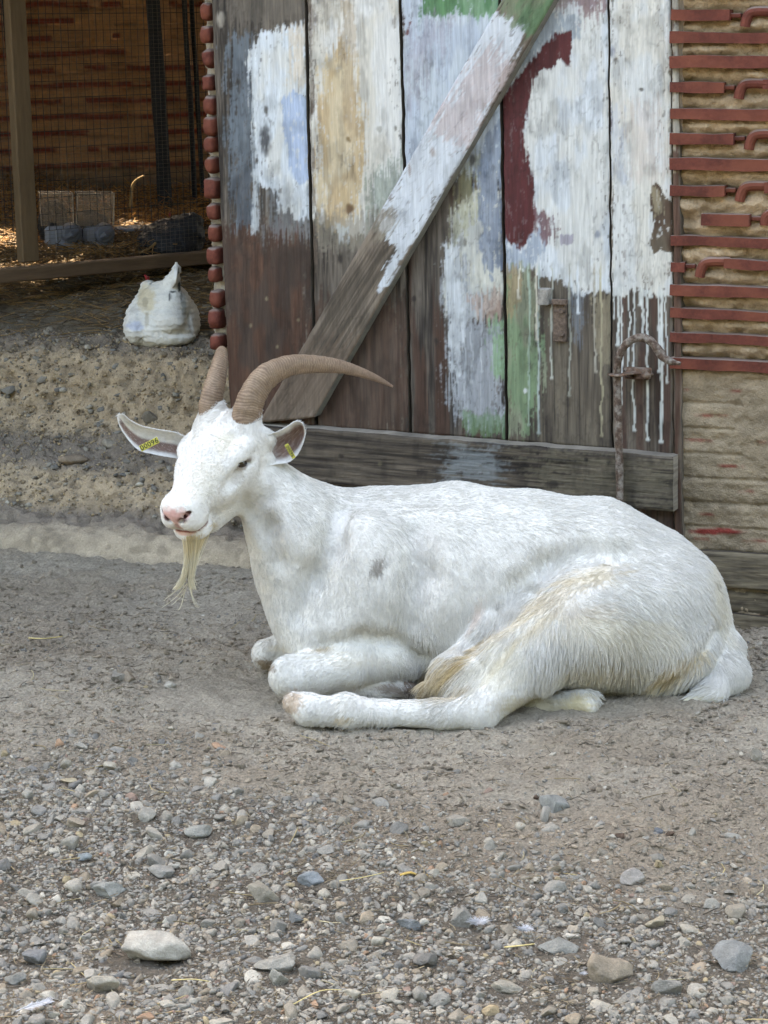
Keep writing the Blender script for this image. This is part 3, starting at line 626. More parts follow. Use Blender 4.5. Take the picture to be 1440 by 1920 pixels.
for i, (x, y, wd, ht, c, lab, ang) in enumerate(stones):
    if c is None: continue
    base = PZ(np.array(float(x)), np.array(y + ht * .40), 0.0); dist = np.linalg.norm(base - CAM); mpp = dist / FPX
    V, F = stone_shape(4, 300 + i * 7, ang); V = V / np.abs(V).max(0)
    hw = wd * mpp / 2; hh = ht * mpp / 2; hw *= 1.08; dpt = min(hw * .75, hh * 1.5)
    zz = hh * 1.2
    V = V * [hw, dpt, zz]
    gz = float(soil_h(base[0], base[1]))
    o = mk('stone', V, F, M_stone, None, np.tile(lin(c) * .6 + lin((140, 133, 121)) * .33, (len(V), 1)) * (.70 + .55 * fbm(V[:, 0] * 60 + i, V[:, 1] * 60, V[:, 2] * 60, i, 3))[:, None])
    o.location = (base[0], base[1] + dpt * .7, gz + zz * .35); tag(o, lab, 'stone', 'notable stones on the yard'); BIG.append((base[0], base[1] + dpt * .7, max(hw, dpt)))
# loose gravel
def scat_pos(n, seed, dens, x0=-1.2, x1=1.2, y0=2.6, y1=4.9):
    r = np.random.default_rng(seed); x = r.uniform(x0, x1, n); y = r.uniform(y0, y1, n)
    lim = np.abs(x) < .2 * y + .12; kp = (r.uniform(0, 1, n) < dens(x, y)) & lim & ~GOAT_ELL(x, y); x, y = x[kp], y[kp]
    return x, y
V3 = []; F3 = []; C3 = []; off = 0
patch = lambda x, y:   .62 + .75 * sstep(.35, .62, fbm(x * 8, y * 8, 0, 55, 3))
for n, lo, hi, lvl, sparse, seed in ((7600, .0095, .0215, 3, .006, 1), (32000, .0055, .0098, 2, .03, 2), (76000, .0028, .0056, 2, .06, 3), (90000, .0012, .0028, 1, .14, 4)):
    x, y = scat_pos(n, 900 + seed, lambda a, b_: gravel_density(a, b_) * .95 * patch(a, b_) + sparse * (1 + .0 * a))
    r = np.random.default_rng(seed); s = lo * (hi / lo) ** (r.uniform(0, 1, len(x)) ** 1.4)
    if lvl >= 2:
        kp = np.ones(len(x), bool)
        for bx, by, br_ in BIG: kp &= np.hypot(x - bx, y - by) > br_ + s * .6
        if lvl == 3:                        # no interpenetrating big ones
            for i in range(len(x)):
                if kp[i]:
                    dd = np.hypot(x - x[i], y - y[i]) < (s + s[i]) * .8; dd[:i + 1] = False; kp &= ~dd
        x, y, s = x[kp], y[kp], s[kp]
    pos = np.stack([x, y, soil_h(x, y) + s * r.uniform(-.28, .22, len(x))], 1)
    a_, b_, c_ = scatter(pos, s, lvl, 10 + seed); V3.append(a_); F3.append(b_ + off); C3.append(c_); off += len(a_)
tag(mk('gravel', np.concatenate(V3), np.concatenate(F3), M_stone, None, np.concatenate(C3)), 'loose grey gravel spread over the yard', 'gravel', kind='stuff')
# crumbs and clods of trodden soil
x, y = scat_pos(60000, 444, lambda a, b_: (1.0 - .75 * gravel_density(a, b_)) * sstep(.30, .75, fbm(a * 5, b_ * 6, 0, 66, 3)) + .1, y0=2.7, y1=5.45)
r = np.random.default_rng(8); s = .0016 + .0085 * r.uniform(0, 1, len(x)) ** 3.5; a_, b_, c_ = scatter(np.stack([x, y, soil_h(x, y) + s * .1], 1), s, 2, 44, flat=(.35, .7), pal=[(172, 158, 140), (160, 148, 130), (180, 164, 144), (146, 134, 118)], bri=(.8, 1.1))
tag(mk('soil_clods', a_, b_, M_soil, None, c_), 'crumbs and clods of trodden soil', 'soil crumbs', kind='stuff')
# pebbles caught in the bank
r = np.random.default_rng(77); n = 3400; a = r.uniform(-1.1, .4, n); tt = r.uniform(.22, 1.9, n)
s = .0025 + .012 * r.uniform(0, 1, n) ** 3.2; ii = np.searchsorted(ts, tt)
dd = (fbm(a * 7, tt * 9, 0, 81, 4) - .5) * .055 + (fbm(a * 34, tt * 34, 0, 82, 3) - .5) * .034
pos = FB.at(a, pb2[ii] + nb[ii] * dd, pz2[ii] + nz[ii] * dd)
kp = (tt < 1.3) | (r.uniform(0, 1, n) < .35); a_, b_, c_ = scatter(pos[kp], s[kp], 2, 33)
n = 16000; a = r.uniform(-1.1, .4, n); tt = r.uniform(.22, 1.05, n); s = .0016 + .006 * r.uniform(0, 1, n) ** 3; ii = np.searchsorted(ts, tt); dd = (fbm(a * 7, tt * 9, 0, 81, 4) - .5) * .055 + (fbm(a * 34, tt * 34, 0, 82, 3) - .5) * .034
q_ = scatter(FB.at(a, pb2[ii] + nb[ii] * dd, pz2[ii] + nz[ii] * dd), s, 1, 34, flat=(.6, 1), pal=[(176, 154, 122), (160, 142, 116), (186, 166, 134), (132, 116, 96), (150, 140, 124)], bri=(.7, 1.1))
a_, b_, c_ = np.r_[a_, q_[0]], np.r_[b_, q_[1] + len(a_)], np.r_[c_, q_[2]]
tag(mk('bank_pebbles', a_, b_, M_stone, None, c_), 'pebbles and grit bedded in the earth bank', 'pebbles', kind='stuff')
for i, (x, y, wd, ht, c, lab) in enumerate([(205, 831, 38, 18, (150, 142, 128), 'smooth oval pebble on the bank left of the goat ear'), (284, 784, 40, 30, (120, 112, 100), 'dark grey cobble sticking out of the bank above the goat ear'), (18, 731, 34, 16, (132, 128, 120), 'grey pebble bedded in the bank at the left edge'), (200, 660, 36, 18, (138, 138, 134), 'flat grey stone on the terrace left of the hen'), (135, 862, 64, 20, (146, 130, 112), 'long flat brown stone on the bank ledge')]):
    q = bank_pt(x, y)[0]; mpp = np.linalg.norm(q - CAM) / FPX; V, F = stone_shape(3, 700 + i, .2); V = V / np.abs(V).max(0) * [wd * mpp / 2, wd * mpp * .36, ht * mpp / 2]
    o = mk('stone', V, F, M_stone, None, np.tile(lin(c), (len(V), 1))); o.location = q; tag(o, lab, 'stone', 'notable stones on the bank')

# ------------------------------------------------------------------ straw
M_straw = mat('dry_straw', attr=True, rough=.7, spec=.3, n1=(60, .7, 1.2))
def straw(n, posf, seed, lmin, lmax, rad, cols, zr=.25):
    r = np.random.default_rng(seed); P = posf(r, n); n = len(P); L = r.uniform(lmin, lmax, n); az = r.uniform(0, 2 * np.pi, n); el = r.normal(0, zr, n)
    D = np.stack([np.cos(az) * np.cos(el), np.sin(az) * np.cos(el), np.sin(el)], 1); S = np.cross(D, [0, 0, 1.0]); S /= np.linalg.norm(S, axis=1)[:, None]; U = np.cross(S, D)
    bend = r.normal(0, .12, n)[:, None] * L[:, None]; V = []
    for t in (-.5, -.15, .2, .5):
        c = P + D * (L * t)[:, None] + S * bend * (t * t * 4 - .5)
        for (p_, q_) in ((1, 0), (-.5, .87), (-.5, -.87)): V.append(c + (S * p_ + U * q_) * rad * r.uniform(.7, 1.2, n)[:, None])
    V = np.stack(V, 1); b0 = []
    for k in range(3):
        for j in range(3): b0.append((k * 3 + j, k * 3 + (j + 1) % 3, k * 3 + 3 + (j + 1) % 3, k * 3 + 3 + j))
    F = (np.array(b0)[None] + (np.arange(n) * 12)[:, None, None]).reshape(-1, 4)
    cc = np.array([lin(c) for c in cols])[r.integers(0, len(cols), n)] * r.uniform(.6, 1.1, n)[:, None]
    return V.reshape(-1, 3), F, np.repeat(cc, 12, 0)
def yardp(r, n):
    x = r.uniform(-1.1, 1.1, n); y = r.uniform(2.6, 5.0, n); k = (np.abs(x) < .2 * y + .1) & (r.uniform(0, 1, n) < .30 + .7 * gravel_density(x, y)) & ~GOAT_ELL(x, y); x, y = x[k], y[k]
    return np.stack([x, y, soil_h(x, y) + .004], 1)
a1 = straw(15000, yardp, 1, .005, .028, .0007, [(128, 112, 90), (106, 92, 76), (150, 134, 106), (84, 74, 64), (96, 86, 74)]); a2 = straw(260, yardp, 2, .03, .075, .0010, [(176, 158, 116), (150, 132, 98), (190, 176, 140)], .1)
tag(mk('straw_litter', np.r_[a1[0], a2[0]], np.r_[a1[1], a2[1] + len(a1[0])], M_straw, None, np.r_[a1[2], a2[2]]), 'scraps of straw and twig strewn over the yard', 'straw', kind='stuff')
def terrp(r, n):
    a = r.uniform(-1.6, .5, n); b_ = .62 + 3.6 * r.uniform(0, 1, n) ** .9; z = np.interp(b_, prof[:, 0], prof[:, 1])
    k = r.uniform(0, 1, n) < sstep(.6, 1.15, b_) * .9 + .08; return FB.at(a, b_, z + .008)[k]
a1 = straw(17000, terrp, 3, .03, .13, .0013, [(150, 120, 78), (112, 90, 60), (170, 138, 92), (84, 70, 52), (128, 116, 98)], .18)
tag(mk('terrace_straw', a1[0], a1[1], M_straw, None, a1[2]), 'trodden straw covering the terrace and coop floor', 'straw', kind='stuff')

# odd bits lying on the yard
def lie(o, x, y, lab, cat, dz=.0): p = PZ(np.array(float(x)), np.array(float(y)), 0.0); o.location = (p[0], p[1], float(soil_h(p[0], p[1])) + dz); tag(o, lab, cat)
M_dung = mat('dark_dropping', (.075, .05, .035), .9, n1=(150, .5, 1.6), bump=[(200, .004, 4)])
for i, (x, y, r_, lab) in enumerate([(1004, 1504, .007, 'small dark dropping touching the lone grey stone'), (1164, 1580, .011, 'dark brown clod of dung on the bare soil at right'), (1256, 1578, .009, 'black lump right of the dark brown clod of dung')]):
    V, F = stone_shape(3, 900 + i, .1); V = V * r_ * [1, 1, .7]; o = mk('dropping', V, F, M_dung); lie(o, x, y, lab, 'dropping', r_ * .4)
V, F = stone_shape(3, 920, .3); V = V / np.abs(V).max(0) * [.011, .009, .008]; o = mk('stone', V, F, M_stone, None, np.tile(lin((100, 102, 104)), (len(V), 1))); lie(o, 1238, 1570, 'small slate blue pebble on the bare soil at right', 'stone', .004)
M_fth = mat('white_down', (.48, .48, .50), .9)
def fluff(x, y, n, sz, lab, seed):
    r = np.random.default_rng(seed); b = MB()
    for i in range(n):
        az = r.uniform(0, 2 * np.pi); sz_ = sz * .8; p0 = np.array([r.normal(0, sz * .25), r.normal(0, sz * .15), .002]); d = np.array([math.cos(az), math.sin(az) * .7, r.uniform(.1, .7)]) * sz * r.uniform(.3, 1)
        b.tube([p0, p0 + d * .5 + [0, 0, .001], p0 + d + [0, 0, -.001]], [.0005, .0004, .0002], 3, cap=False)
    lie(b.build('down_feather', M_fth), x, y, lab, 'feather', .008)
fluff(896, 1744, 260, .015, 'left tuft of white fluff among the stones at lower right', 1); fluff(984, 1762, 200, .013, 'right tuft of white fluff beside a pale stone at lower right', 2)
fluff(1095, 1842, 60, .008, 'tiny white scrap of fluff right of the big tan rock', 3)
b = MB(); p0 = PZ(np.array(30.), np.array(1896.), .012); p1 = PZ(np.array(92.), np.array(1876.), .020); ax = p1 - p0; b.tube([p0, (p0 + p1) / 2 + [0, 0, .003], p1], [.0009, .0007, .0004], 5)
r = np.random.default_rng(4)
for t in np.linspace(.25, .98, 46):
    c = p0 + ax * t
    for sg in (1, -1):
        e = c + ax * .18 + np.array([ax[1], -ax[0], 0]) * sg * .22 * (1 - .5 * t) + [0, 0, r.normal(0, .0015)]; b.tube([c, e], [.00045, .0002], 3, cap=False)
o = b.build('quill_feather', M_fth); tag(o, 'white quill feather lying on stones in the bottom left corner', 'feather')
def twig(P, rad, col, name, lab, cat, z=.012):
    q = smooth_path([PZ(np.array(float(x)), np.array(float(y)), z + .004 * math.sin(i * 2.1)) for i, (x, y) in enumerate(P)], 4); b = MB(); b.tube(q, np.full(len(q), rad), 5, flat=.6)
    m = bpy.data.materials.get('straw_' + cat) or mat('straw_' + cat, lin(col), .7, n1=(80, .8, 1.15)); tag(b.build(name, m, None, True), lab, cat)
twig([(636, 1652), (680, 1645), (720, 1636)], .0011, (196, 178, 124), 'straw', 'long yellow straw right of the blue grey faceted stone', 'straw stalk')
twig([(946, 1776), (975, 1773), (1002, 1770)], .0019, (196, 182, 128), 'straw', 'short flat yellow straw left of the flat grey five-sided stone', 'straw stalk')
twig([(548, 1884), (600, 1858), (640, 1856)], .0011, (180, 160, 112), 'straw', 'bent straw near the bottom edge under the notched flat stone', 'straw stalk')
twig([(322, 1838), (360, 1836), (392, 1840)], .0013, (180, 160, 112), 'straw', 'short straw between the blocky cream stone and the notched flat stone', 'straw stalk')
twig([(54, 1196), (84, 1197), (117, 1193)], .0022, (176, 146, 98), 'straw', 'thick tan straw on the soil at far left', 'straw stalk')
twig([(750, 1641), (770, 1636), (786, 1642), (800, 1641)], .0035, (186, 154, 88), 'dry_leaf', 'curled golden leaf scrap in the middle of the gravel', 'leaf')
# ------------------------------------------------------------------ smooth bodies: blended distance field -> one continuous mesh
class SDF:
    def __init__(s, lo, hi, h):
        s.lo = np.array(lo, float); s.h = h; s.n = np.ceil((np.array(hi) - s.lo) / h).astype(int) + 1
        s.D = np.full(s.n, .25, np.float32)
        s.ax = [s.lo[i] + h * np.arange(s.n[i]) for i in range(3)]
    def region(s, lo, hi):
        a = np.clip(((np.array(lo) - s.lo) / s.h).astype(int), 0, s.n); b = np.clip(np.ceil((np.array(hi) - s.lo) / s.h).astype(int) + 1, 0, s.n)
        sl = tuple(slice(a[i], b[i]) for i in range(3))
        return sl, np.stack(np.meshgrid(*[s.ax[i][sl[i]] for i in range(3)], indexing='ij'), -1)
    def comb(s, sl, d, k, sub=False):
        D = s.D[sl]
        if sub: hh = np.clip(k - np.abs(D + d), 0, None) / k; s.D[sl] = np.maximum(D, -d) + hh * hh * k * .25
        else: hh = np.clip(k - np.abs(D - d), 0, None) / k; s.D[sl] = np.minimum(D, d) - hh * hh * k * .25
    def cone(s, a, b, ra, rb, k=.03, sub=False, sq=None):
        a = np.array(a, float); b = np.array(b, float); m = max(ra, rb) + k + .03
        sl, p = s.region(np.minimum(a, b) - m, np.maximum(a, b) + m)
        if sq is not None: c = (a + b) / 2; nrm = np.array(sq[0], float); nrm /= np.linalg.norm(nrm); f = sq[1]; q = p - c; p = p + nrm * ((q @ nrm) * (1 / f - 1))[..., None]
        e = b - a; t = np.clip(((p - a) @ e) / (e @ e), 0, 1); d = np.linalg.norm(p - a - t[..., None] * e, axis=-1) - (ra + (rb - ra) * t)
        if sq is not None: d = d * min(1, sq[1] * 1.15)
        s.comb(sl, d, k, sub)
    def ell(s, c, r, k=.03, rot=None, sub=False):
        c = np.array(c, float); r = np.array(r, float); M = np.eye(3) if rot is None else np.array(rot, float); m = max(r) + k + .02   # rows of M = axes
        sl, p = s.region(c - m, c + m); q = (p - c) @ M.T
        k0 = np.linalg.norm(q / r, axis=-1); k1 = np.linalg.norm(q / r ** 2, axis=-1) + 1e-9
        s.comb(sl, k0 * (k0 - 1) / k1, k, sub)
    def chain(s, P, k=.03, **kw):             # P rows: (point, radius)
        for (a, ra), (b, rb) in zip(P[:-1], P[1:]): s.cone(a, b, ra, rb, k, **kw)
    def mesh(s):
        D = s.D; ins = D < 0; nx, ny, nz = s.n
        cx = np.zeros((nx - 1, ny - 1, nz - 1), bool); any_ = cx.copy(); all_ = ~cx
        for i in (0, 1):
            for j in (0, 1):
                for k in (0, 1):
                    v = ins[i:nx - 1 + i, j:ny - 1 + j, k:nz - 1 + k]; any_ |= v; all_ &= v
        act = any_ & ~all_; I = np.argwhere(act); idx = -np.ones(act.shape, np.int64); idx[act] = np.arange(len(I))
        acc = np.zeros((len(I), 3)); cnt = np.zeros(len(I))
        for ax in range(3):
            o1, o2 = [a for a in range(3) if a != ax]
            for u in (0, 1):
                for v in (0, 1):
                    c0 = I.copy(); c0[:, o1] += u; c0[:, o2] += v; c1 = c0.copy(); c1[:, ax] += 1
                    d0 = D[tuple(c0.T)]; d1 = D[tuple(c1.T)]; m = (d0 < 0) != (d1 < 0)
                    t = np.where(m, d0 / np.where(m, d0 - d1, 1), 0); pt = c0.astype(float); pt[:, ax] += t
                    acc[m] += pt[m]; cnt[m] += 1
        V = s.lo + s.h * acc / cnt[:, None]; F = []
        for ax in range(3):
            sl0 = [slice(None)] * 3; sl1 = [slice(None)] * 3; sl0[ax] = slice(0, -1); sl1[ax] = slice(1, None)
            a = ins[tuple(sl0)]; b = ins[tuple(sl1)]; E = np.argwhere(a != b); flip = a[tuple(E.T)]
            o1, o2 = (ax + 1) % 3, (ax + 2) % 3
            ok = (E[:, o1] > 0) & (E[:, o2] > 0) & (E[:, o1] < s.n[o1] - 1) & (E[:, o2] < s.n[o2] - 1); E = E[ok]; flip = flip[ok]
            q = []
            for (u, v) in ((-1, -1), (0, -1), (0, 0), (-1, 0)):
                c = E.copy(); c[:, o1] += u; c[:, o2] += v; q.append(idx[tuple(c.T)])
            q = np.stack(q, 1); q[~flip] = q[~flip][:, ::-1]; F.append(q)
        return V, np.concatenate(F)
    def grad(s, P):
        g = []
        for i in range(3):
            e = np.zeros(3); e[i] = s.h; g.append(s.val(P + e) - s.val(P - e))
        g = np.stack(g, 1); return g / (np.linalg.norm(g, axis=1)[:, None] + 1e-9)
    def val(s, P):
        q = (np.asarray(P) - s.lo) / s.h; q = np.clip(q, 0, s.n - 1.001); i = q.astype(int); f = q - i; r = 0
        for a in (0, 1):
            for b in (0, 1):
                for c in (0, 1):
                    w = (f[:, 0] if a else 1 - f[:, 0]) * (f[:, 1] if b else 1 - f[:, 1]) * (f[:, 2] if c else 1 - f[:, 2]); r = r + w * s.D[i[:, 0] + a, i[:, 1] + b, i[:, 2] + c]
        return r
# ------------------------------------------------------------------ the coop on the terrace
M_pine = mat('dull_pine_post', (.165, .11, .062), .8, n1=(60, .72, 1.2), n2=(9, .85, 1.1), bump=[(60, .003, 5)], scale3=(1, 1, .12))
M_pineh = mat('dull_pine_beam', (.16, .105, .065), .8, n1=(40, .7, 1.2), bump=[(60, .004, 5)], scale3=(.15, .15, 1))
FC = Frame(PY(np.array(390.), np.array(500.), np.array(7.2)), -42)
fr = empty('coop_fence', FC.at(-.5, 0, .6)); FL = np.array(fr.location)
tag(fr, 'wire mesh coop front on a square pine post and a low pine sill beam', 'coop fence')
def loc(mb, L): mb.V = [v - L for v in mb.V]; return mb
def pbox(mb, frame, x0, y0, x1, y1, b, th, bev=.003):      # box on a frame plane spanning two pixels
    p = frame.hit(x0, y0, b); q = frame.hit(x1, y1, b); a0, _, z0 = frame.ab(p); a1, _, z1 = frame.ab(q)
    mb.box(frame.at((a0 + a1) / 2, b + th / 2, (z0 + z1) / 2), frame.d * (a1 - a0) / 2, frame.n * th / 2, frame.u * abs(z0 - z1) / 2, bev=bev); return mb
b = MB(); zt0 = FC.hit(200, 488, 0)[2]; 
aL = FC.ab(FC.hit(-700, 560, 0))[0]; aR = FC.ab(FC.hit(440, 480, 0))[0]
tp = FC.hit(0, 505, 0); tq = FC.hit(390, 471, 0); bp_ = FC.hit(0, 533, 0); bq = FC.hit(390, 494, 0)
dirv = (tq - tp) / (tq - tp)[0:2].dot(FC.d[:2]); h = ((tp - bp_)[2] + (tq - bq)[2]) / 2
c0 = (tp + bp_) / 2; aa = FC.ab(c0)[0]
mid = c0 + dirv * ((aL + aR) / 2 - aa)
b.box(mid + FC.n * .03, dirv * (aR - aL) / 2, FC.n * .03, FC.u * h / 2, bev=.004); loc(b, FL).build('sill_beam', M_pineh, fr)
top = c0[2] + h / 2
b = MB(); P0 = FC.hit(63, 492, -.01); P1 = FC.hit(52, 0, -.01); a0 = FC.ab(P0)[0]
ww = (FC.ab(FC.hit(84, 492, 0))[0] - FC.ab(FC.hit(40, 492, 0))[0]) * .36
b.box([P0[0] + FC.n[0] * .03, P0[1] + FC.n[1] * .03, (P0[2] + 2.4) / 2], FC.d * ww, FC.n * .018, FC.u * (2.4 - P0[2]) / 2, bev=.004)
loc(b, FL).build('post', M_pine, fr)
M_wire = mat('fine_wire', (.16, .145, .12), .6, metal=.6); M_bw = mat('black_wire', (.012, .012, .014), .6)
a_l = FC.ab(FC.hit(-260, 400, 0))[0]; a_r = FC.ab(FC.hit(430, 400, 0))[0]; z_t = 2.0
def wires(mb, a0, a1, z0, z1, sa, sz, rad, b_):
    for a in np.arange(a0, a1, sa): mb.tube([FC.at(a, b_, z0), FC.at(a, b_, z1)], rad, 4, cap=False)
    for z in np.arange(z0, z1, sz): mb.tube([FC.at(a0, b_ + rad * 1.6, z), FC.at(a1, b_ + rad * 1.6, z)], rad, 4, cap=False)
b = MB(); wires(b, a_l, a_r, top - .01, z_t, .019, .0125, .00045, .045); loc(b, FL).build('fine_mesh', M_wire, fr)
b = MB(); wires(b, a_l, a_r, top + .10, z_t, .027, .052, .0013, .075); loc(b, FL).build('welded_grid', M_bw, fr)

# back wall: mud with ragged red tile courses
FK = Frame(PY(np.array(200.), np.array(385.), np.array(9.0)), 2)
xs = np.r_[np.arange(-4, -.9, .05), np.arange(-.9, 1.2, .008), np.arange(1.2, 2.2, .05)]; zs = np.r_[np.arange(.5, 1.62, .007), np.append(np.arange(1.62, 2.5, .06), 2.545)]
A, Z = np.meshgrid(xs, zs); A = A.ravel(); Z = Z.ravel(); zz = Z + (fbm(A * 2.2, Z * 2, 0, 5, 3) - .5) * .035
ph = (zz / .066) % 1.0; row = np.floor(zz / .066); tile = sstep(.20, .12, np.abs(ph - .5)) * (fbm(A * 3 + row * 7.7, row * 3.1, 0, 8, 2) > .36) * sstep(.72, .82, Z)
lump = fbm(A * 16, Z * 26, 0, 12, 4) - .5; gap = sstep(.10, .04, np.abs(ph - .25)) * (vn(A * 7 + row * 3, row * 5.0) > .35) * sstep(.72, .82, Z)
out = .05 * lump + .022 * tile - .02 * gap
cc = lin((188, 142, 104)) * (.70 + .5 * fbm(A * 12, Z * 22, 0, 15, 3))[:, None]; tt = (tile * sstep(.3, .6, vn(A * 20, Z * 50, 0, 4) + .25))[:, None]
cc = cc * (1 - tt) + lin((128, 54, 38)) * tt; gg = (gap * .45)[:, None]; cc = cc * (1 - gg) + lin((60, 44, 34)) * gg
lo_ = sstep(.86, .72, Z)[:, None]; cc = cc * (1 - lo_) + lin((120, 100, 84)) * lo_
wf_ = gridf(len(xs), len(zs))[:, ::-1]; fa, fz = A[wf_[:, 0]], Z[wf_[:, 0]]     # gaps under the eave let two patches of sun in
wf_ = wf_[~(((fa > -.80) & (fa < -.20) & (fz > 2.24)) | ((fa > -.13) & (fa < .07) & (fz > 1.84) & (fz < 2.12)))]
bw = mk('coop_back_wall', FK.at(A, -out, Z), wf_, M_mud, None, cc)
tag(bw, 'shaded mud and red tile back wall inside the coop', 'wall')
posts = []
for i, (x0, x1, yb, bb, lab) in enumerate([(276, 303, 372, -.45, 'broad black post in the middle of the coop back wall'), (342, 352, 372, -.35, 'left one of the two thin black posts near the tile pillar'), (357, 366, 372, -.30, 'right one of the two thin black posts near the tile pillar'), (4, 22, 395, -.5, 'black post left of the pine post at the left edge')]):
    b = MB(); p = FK.hit(x0, 100, bb); q = FK.hit(x1, 100, bb); cxx = (p + q) / 2; ww = np.linalg.norm(q - p) / 2; xb = .022 * (1 if i < 3 else 1.4)
    L = np.array([cxx[0], cxx[1], .60]); n = 14; pts = np.array([[xb * (1 - k / (n - 1)) - .02 * (k / (n - 1)) + (random.random() - .5) * .004, 0, 2.0 * k / (n - 1)] for k in range(n)])
    b.tube(pts, ww * (1 + .06 * np.sin(np.arange(n) * 2.1 + i)), 10); o = b.build('black_post', mat('tarred_post', (.012, .013, .018), .7, n1=(50, .5, 1.6), bump=[(60, .006, 4)]) if i == 0 else bpy.data.materials['tarred_post'], None, True); o.location = L
    tag(o, lab, 'post', 'black posts in the coop')

# pillar of stacked tile ends at the left of the door
pl = empty('tile_pillar', FD.at(-1.2, .06, .5)); PLc = np.array(pl.location)
tag(pl, 'pale mortar pillar with a column of rounded red tile ends at the left edge of the door', 'pillar')
vs = np.arange(-560, 668, 3.0); us = np.linspace(0, 1, 14)
U_, V_ = np.meshgrid(us, vs); U_ = U_.ravel(); V_ = V_.ravel(); xl = 375 + (V_ / 650) * 20
pp_ = FD.hit(xl + U_ * 46, V_, .045); rel = (fbm(U_ * 3, V_ * .09, 0, 21, 4) - .5) * .03 - .03 * sstep(.22, 0, U_)
e0 = (U_ < .01) * (fbm(V_ * .05, V_ * 0 + 3, 0, 22, 3) - .5) * .014
pp_ = pp_ - FD.n * rel[:, None] + FD.d * e0[:, None]
n0 = len(us); cl = lin((178, 168, 152)) * (.75 + .4 * fbm(U_ * 6, V_ * .1, 0, 23, 3))[:, None]
bk_ = pp_.reshape(len(vs), n0, 3)[:, 0] + FD.n * .3
V = np.concatenate([pp_, bk_]); F = [gridf(n0, len(vs))[:, ::-1]]; j = np.arange(len(vs) - 1); N0 = len(pp_)
F.append(np.stack([j * n0, (j + 1) * n0, N0 + j + 1, N0 + j], 1)[:, ::-1])
mk('mortar', V - PLc, np.concatenate(F), M_mud, pl, np.concatenate([cl, cl[::n0]]))
b = MB(); ys = [-520, -478, -436, -394, -352, -310, -268, -226, -184, -142, -100, -60, -20, 22, 65, 109, 155, 197, 236, 270, 309, 353, 396, 437, 479, 514, 559, 596, 640]
V0, F0 = ICO[3]
for i, y in enumerate(ys):
    x = 375 + y / 650 * 20 + 16 + (vn(i * 1.7, 2.2) - .5) * 5; c = FD.hit(x, y, .032)
    r_ = np.array([.017, .03, .0235 + .003 * (vn(i * 3.1, 4.) - .5)]); Q = V0 * r_; r_ = r_ * (.85 + .25 * random.random()); Q = V0 * r_; Q = np.sign(Q) * np.abs(Q / r_) ** (.45 + .35 * random.random()) * r_; Q = Q * (1 + .35 * (fbm(V0[:, 0] * 2.5 + i * 9, V0[:, 1] * 2.5, V0[:, 2] * 2.5, 2, 3)[:, None] - .5))
    Q = Q[:, :1] * FD.d + Q[:, 1:2] * FD.n + Q[:, 2:] * FD.u; b.add(c + Q * (1 + .1 * (vn(V0[:, 0] * 2 + i, V0[:, 1] * 2, V0[:, 2] * 2)[:, None] - .5)), F0)
loc(b, PLc).build('tile_ends', M_tile, pl, True)

# unseen roof, lintel and walls, added to shade the yard and coop
M_roof = mat('roof_boards', (.16, .12, .085), .85, n1=(5, .7, 1.2))
roofz = 2.55
sh = np.array([math.sin(SUN_AZ) / math.tan(SUN_EL), math.cos(SUN_AZ) / math.tan(SUN_EL)])
holes = []
for x0, x1, y0, y1 in ((-60, 124, 446, 470), (236, 300, 424, 440), (300, 312, 448, 456)):
    p = [PZ(np.array(float(x)), np.array(float(y)), .645) for x in (x0, x1) for y in (y0, y1)]; q = np.array(p)[:, :2] + sh * (roofz - .645)
    holes.append((q[:, 0].min(), q[:, 0].max(), q[:, 1].min(), q[:, 1].max()))
RX0, RX1, RY0, RY1 = -8.0, 2.2, 4.9, 10.0
ycut = sorted({RY0, RY1, *[v for h_ in holes for v in h_[2:]]}); b = MB()
for y0, y1 in zip(ycut[:-1], ycut[1:]):
    xs_ = sorted([(h_[0], h_[1]) for h_ in holes if h_[2] < (y0 + y1) / 2 < h_[3]]); x = RX0
    for hx0, hx1 in xs_ + [(RX1, RX1)]:
        if hx0 > x: b.box([(x + hx0) / 2, (y0 + y1) / 2, roofz + .0], [(hx0 - x) / 2, 0, 0], [0, (y1 - y0) / 2, 0], [0, 0, .02])
        x = max(x, hx1)
ro = b.build('coop_shade_roof', M_roof); tag(ro, 'unseen board roof added over the coop to block the sun, with openings for sun patches', 'roof')
b = MB(); b.box(FD.at(-4.8, .10, 5.05), FD.d * 3.49, FD.n * .05, FD.u * 2.55); tag(b.build('lintel_shade_wall', M_plain), 'unseen mud wall added over the coop opening to shade the yard', 'wall')
b = MB(); b.box([-4.6, 7.5, 1.4], [.05, 0, 0], [0, 2.6, 0], [0, 0, 1.2]); tag(b.build('coop_side_blocker', M_plain), 'unseen mud side wall added to keep side light out of the coop', 'wall')
b = MB(); b.box(FD.at(-1.02, 1.95, 1.3), FD.d * .05, FD.n * 1.78, FD.u * 1.28); tag(b.build('leak_blocker_wall', M_plain), 'unseen mud wall added behind the door to stop light leaking into the coop', 'wall')
b = MB(); b.box(FW.at(3.4, .06, 2.0), FW.d * 1.45, FW.n * .05, FW.u * 2.0); b.box(FW.at(2.4, .06, 5.5), FW.d * 2.45, FW.n * .04, FW.u * 2.1); tag(b.build('shade_wall_extension', M_plain), 'unseen plain mud wall added right of the tiled wall to shade the yard', 'wall')

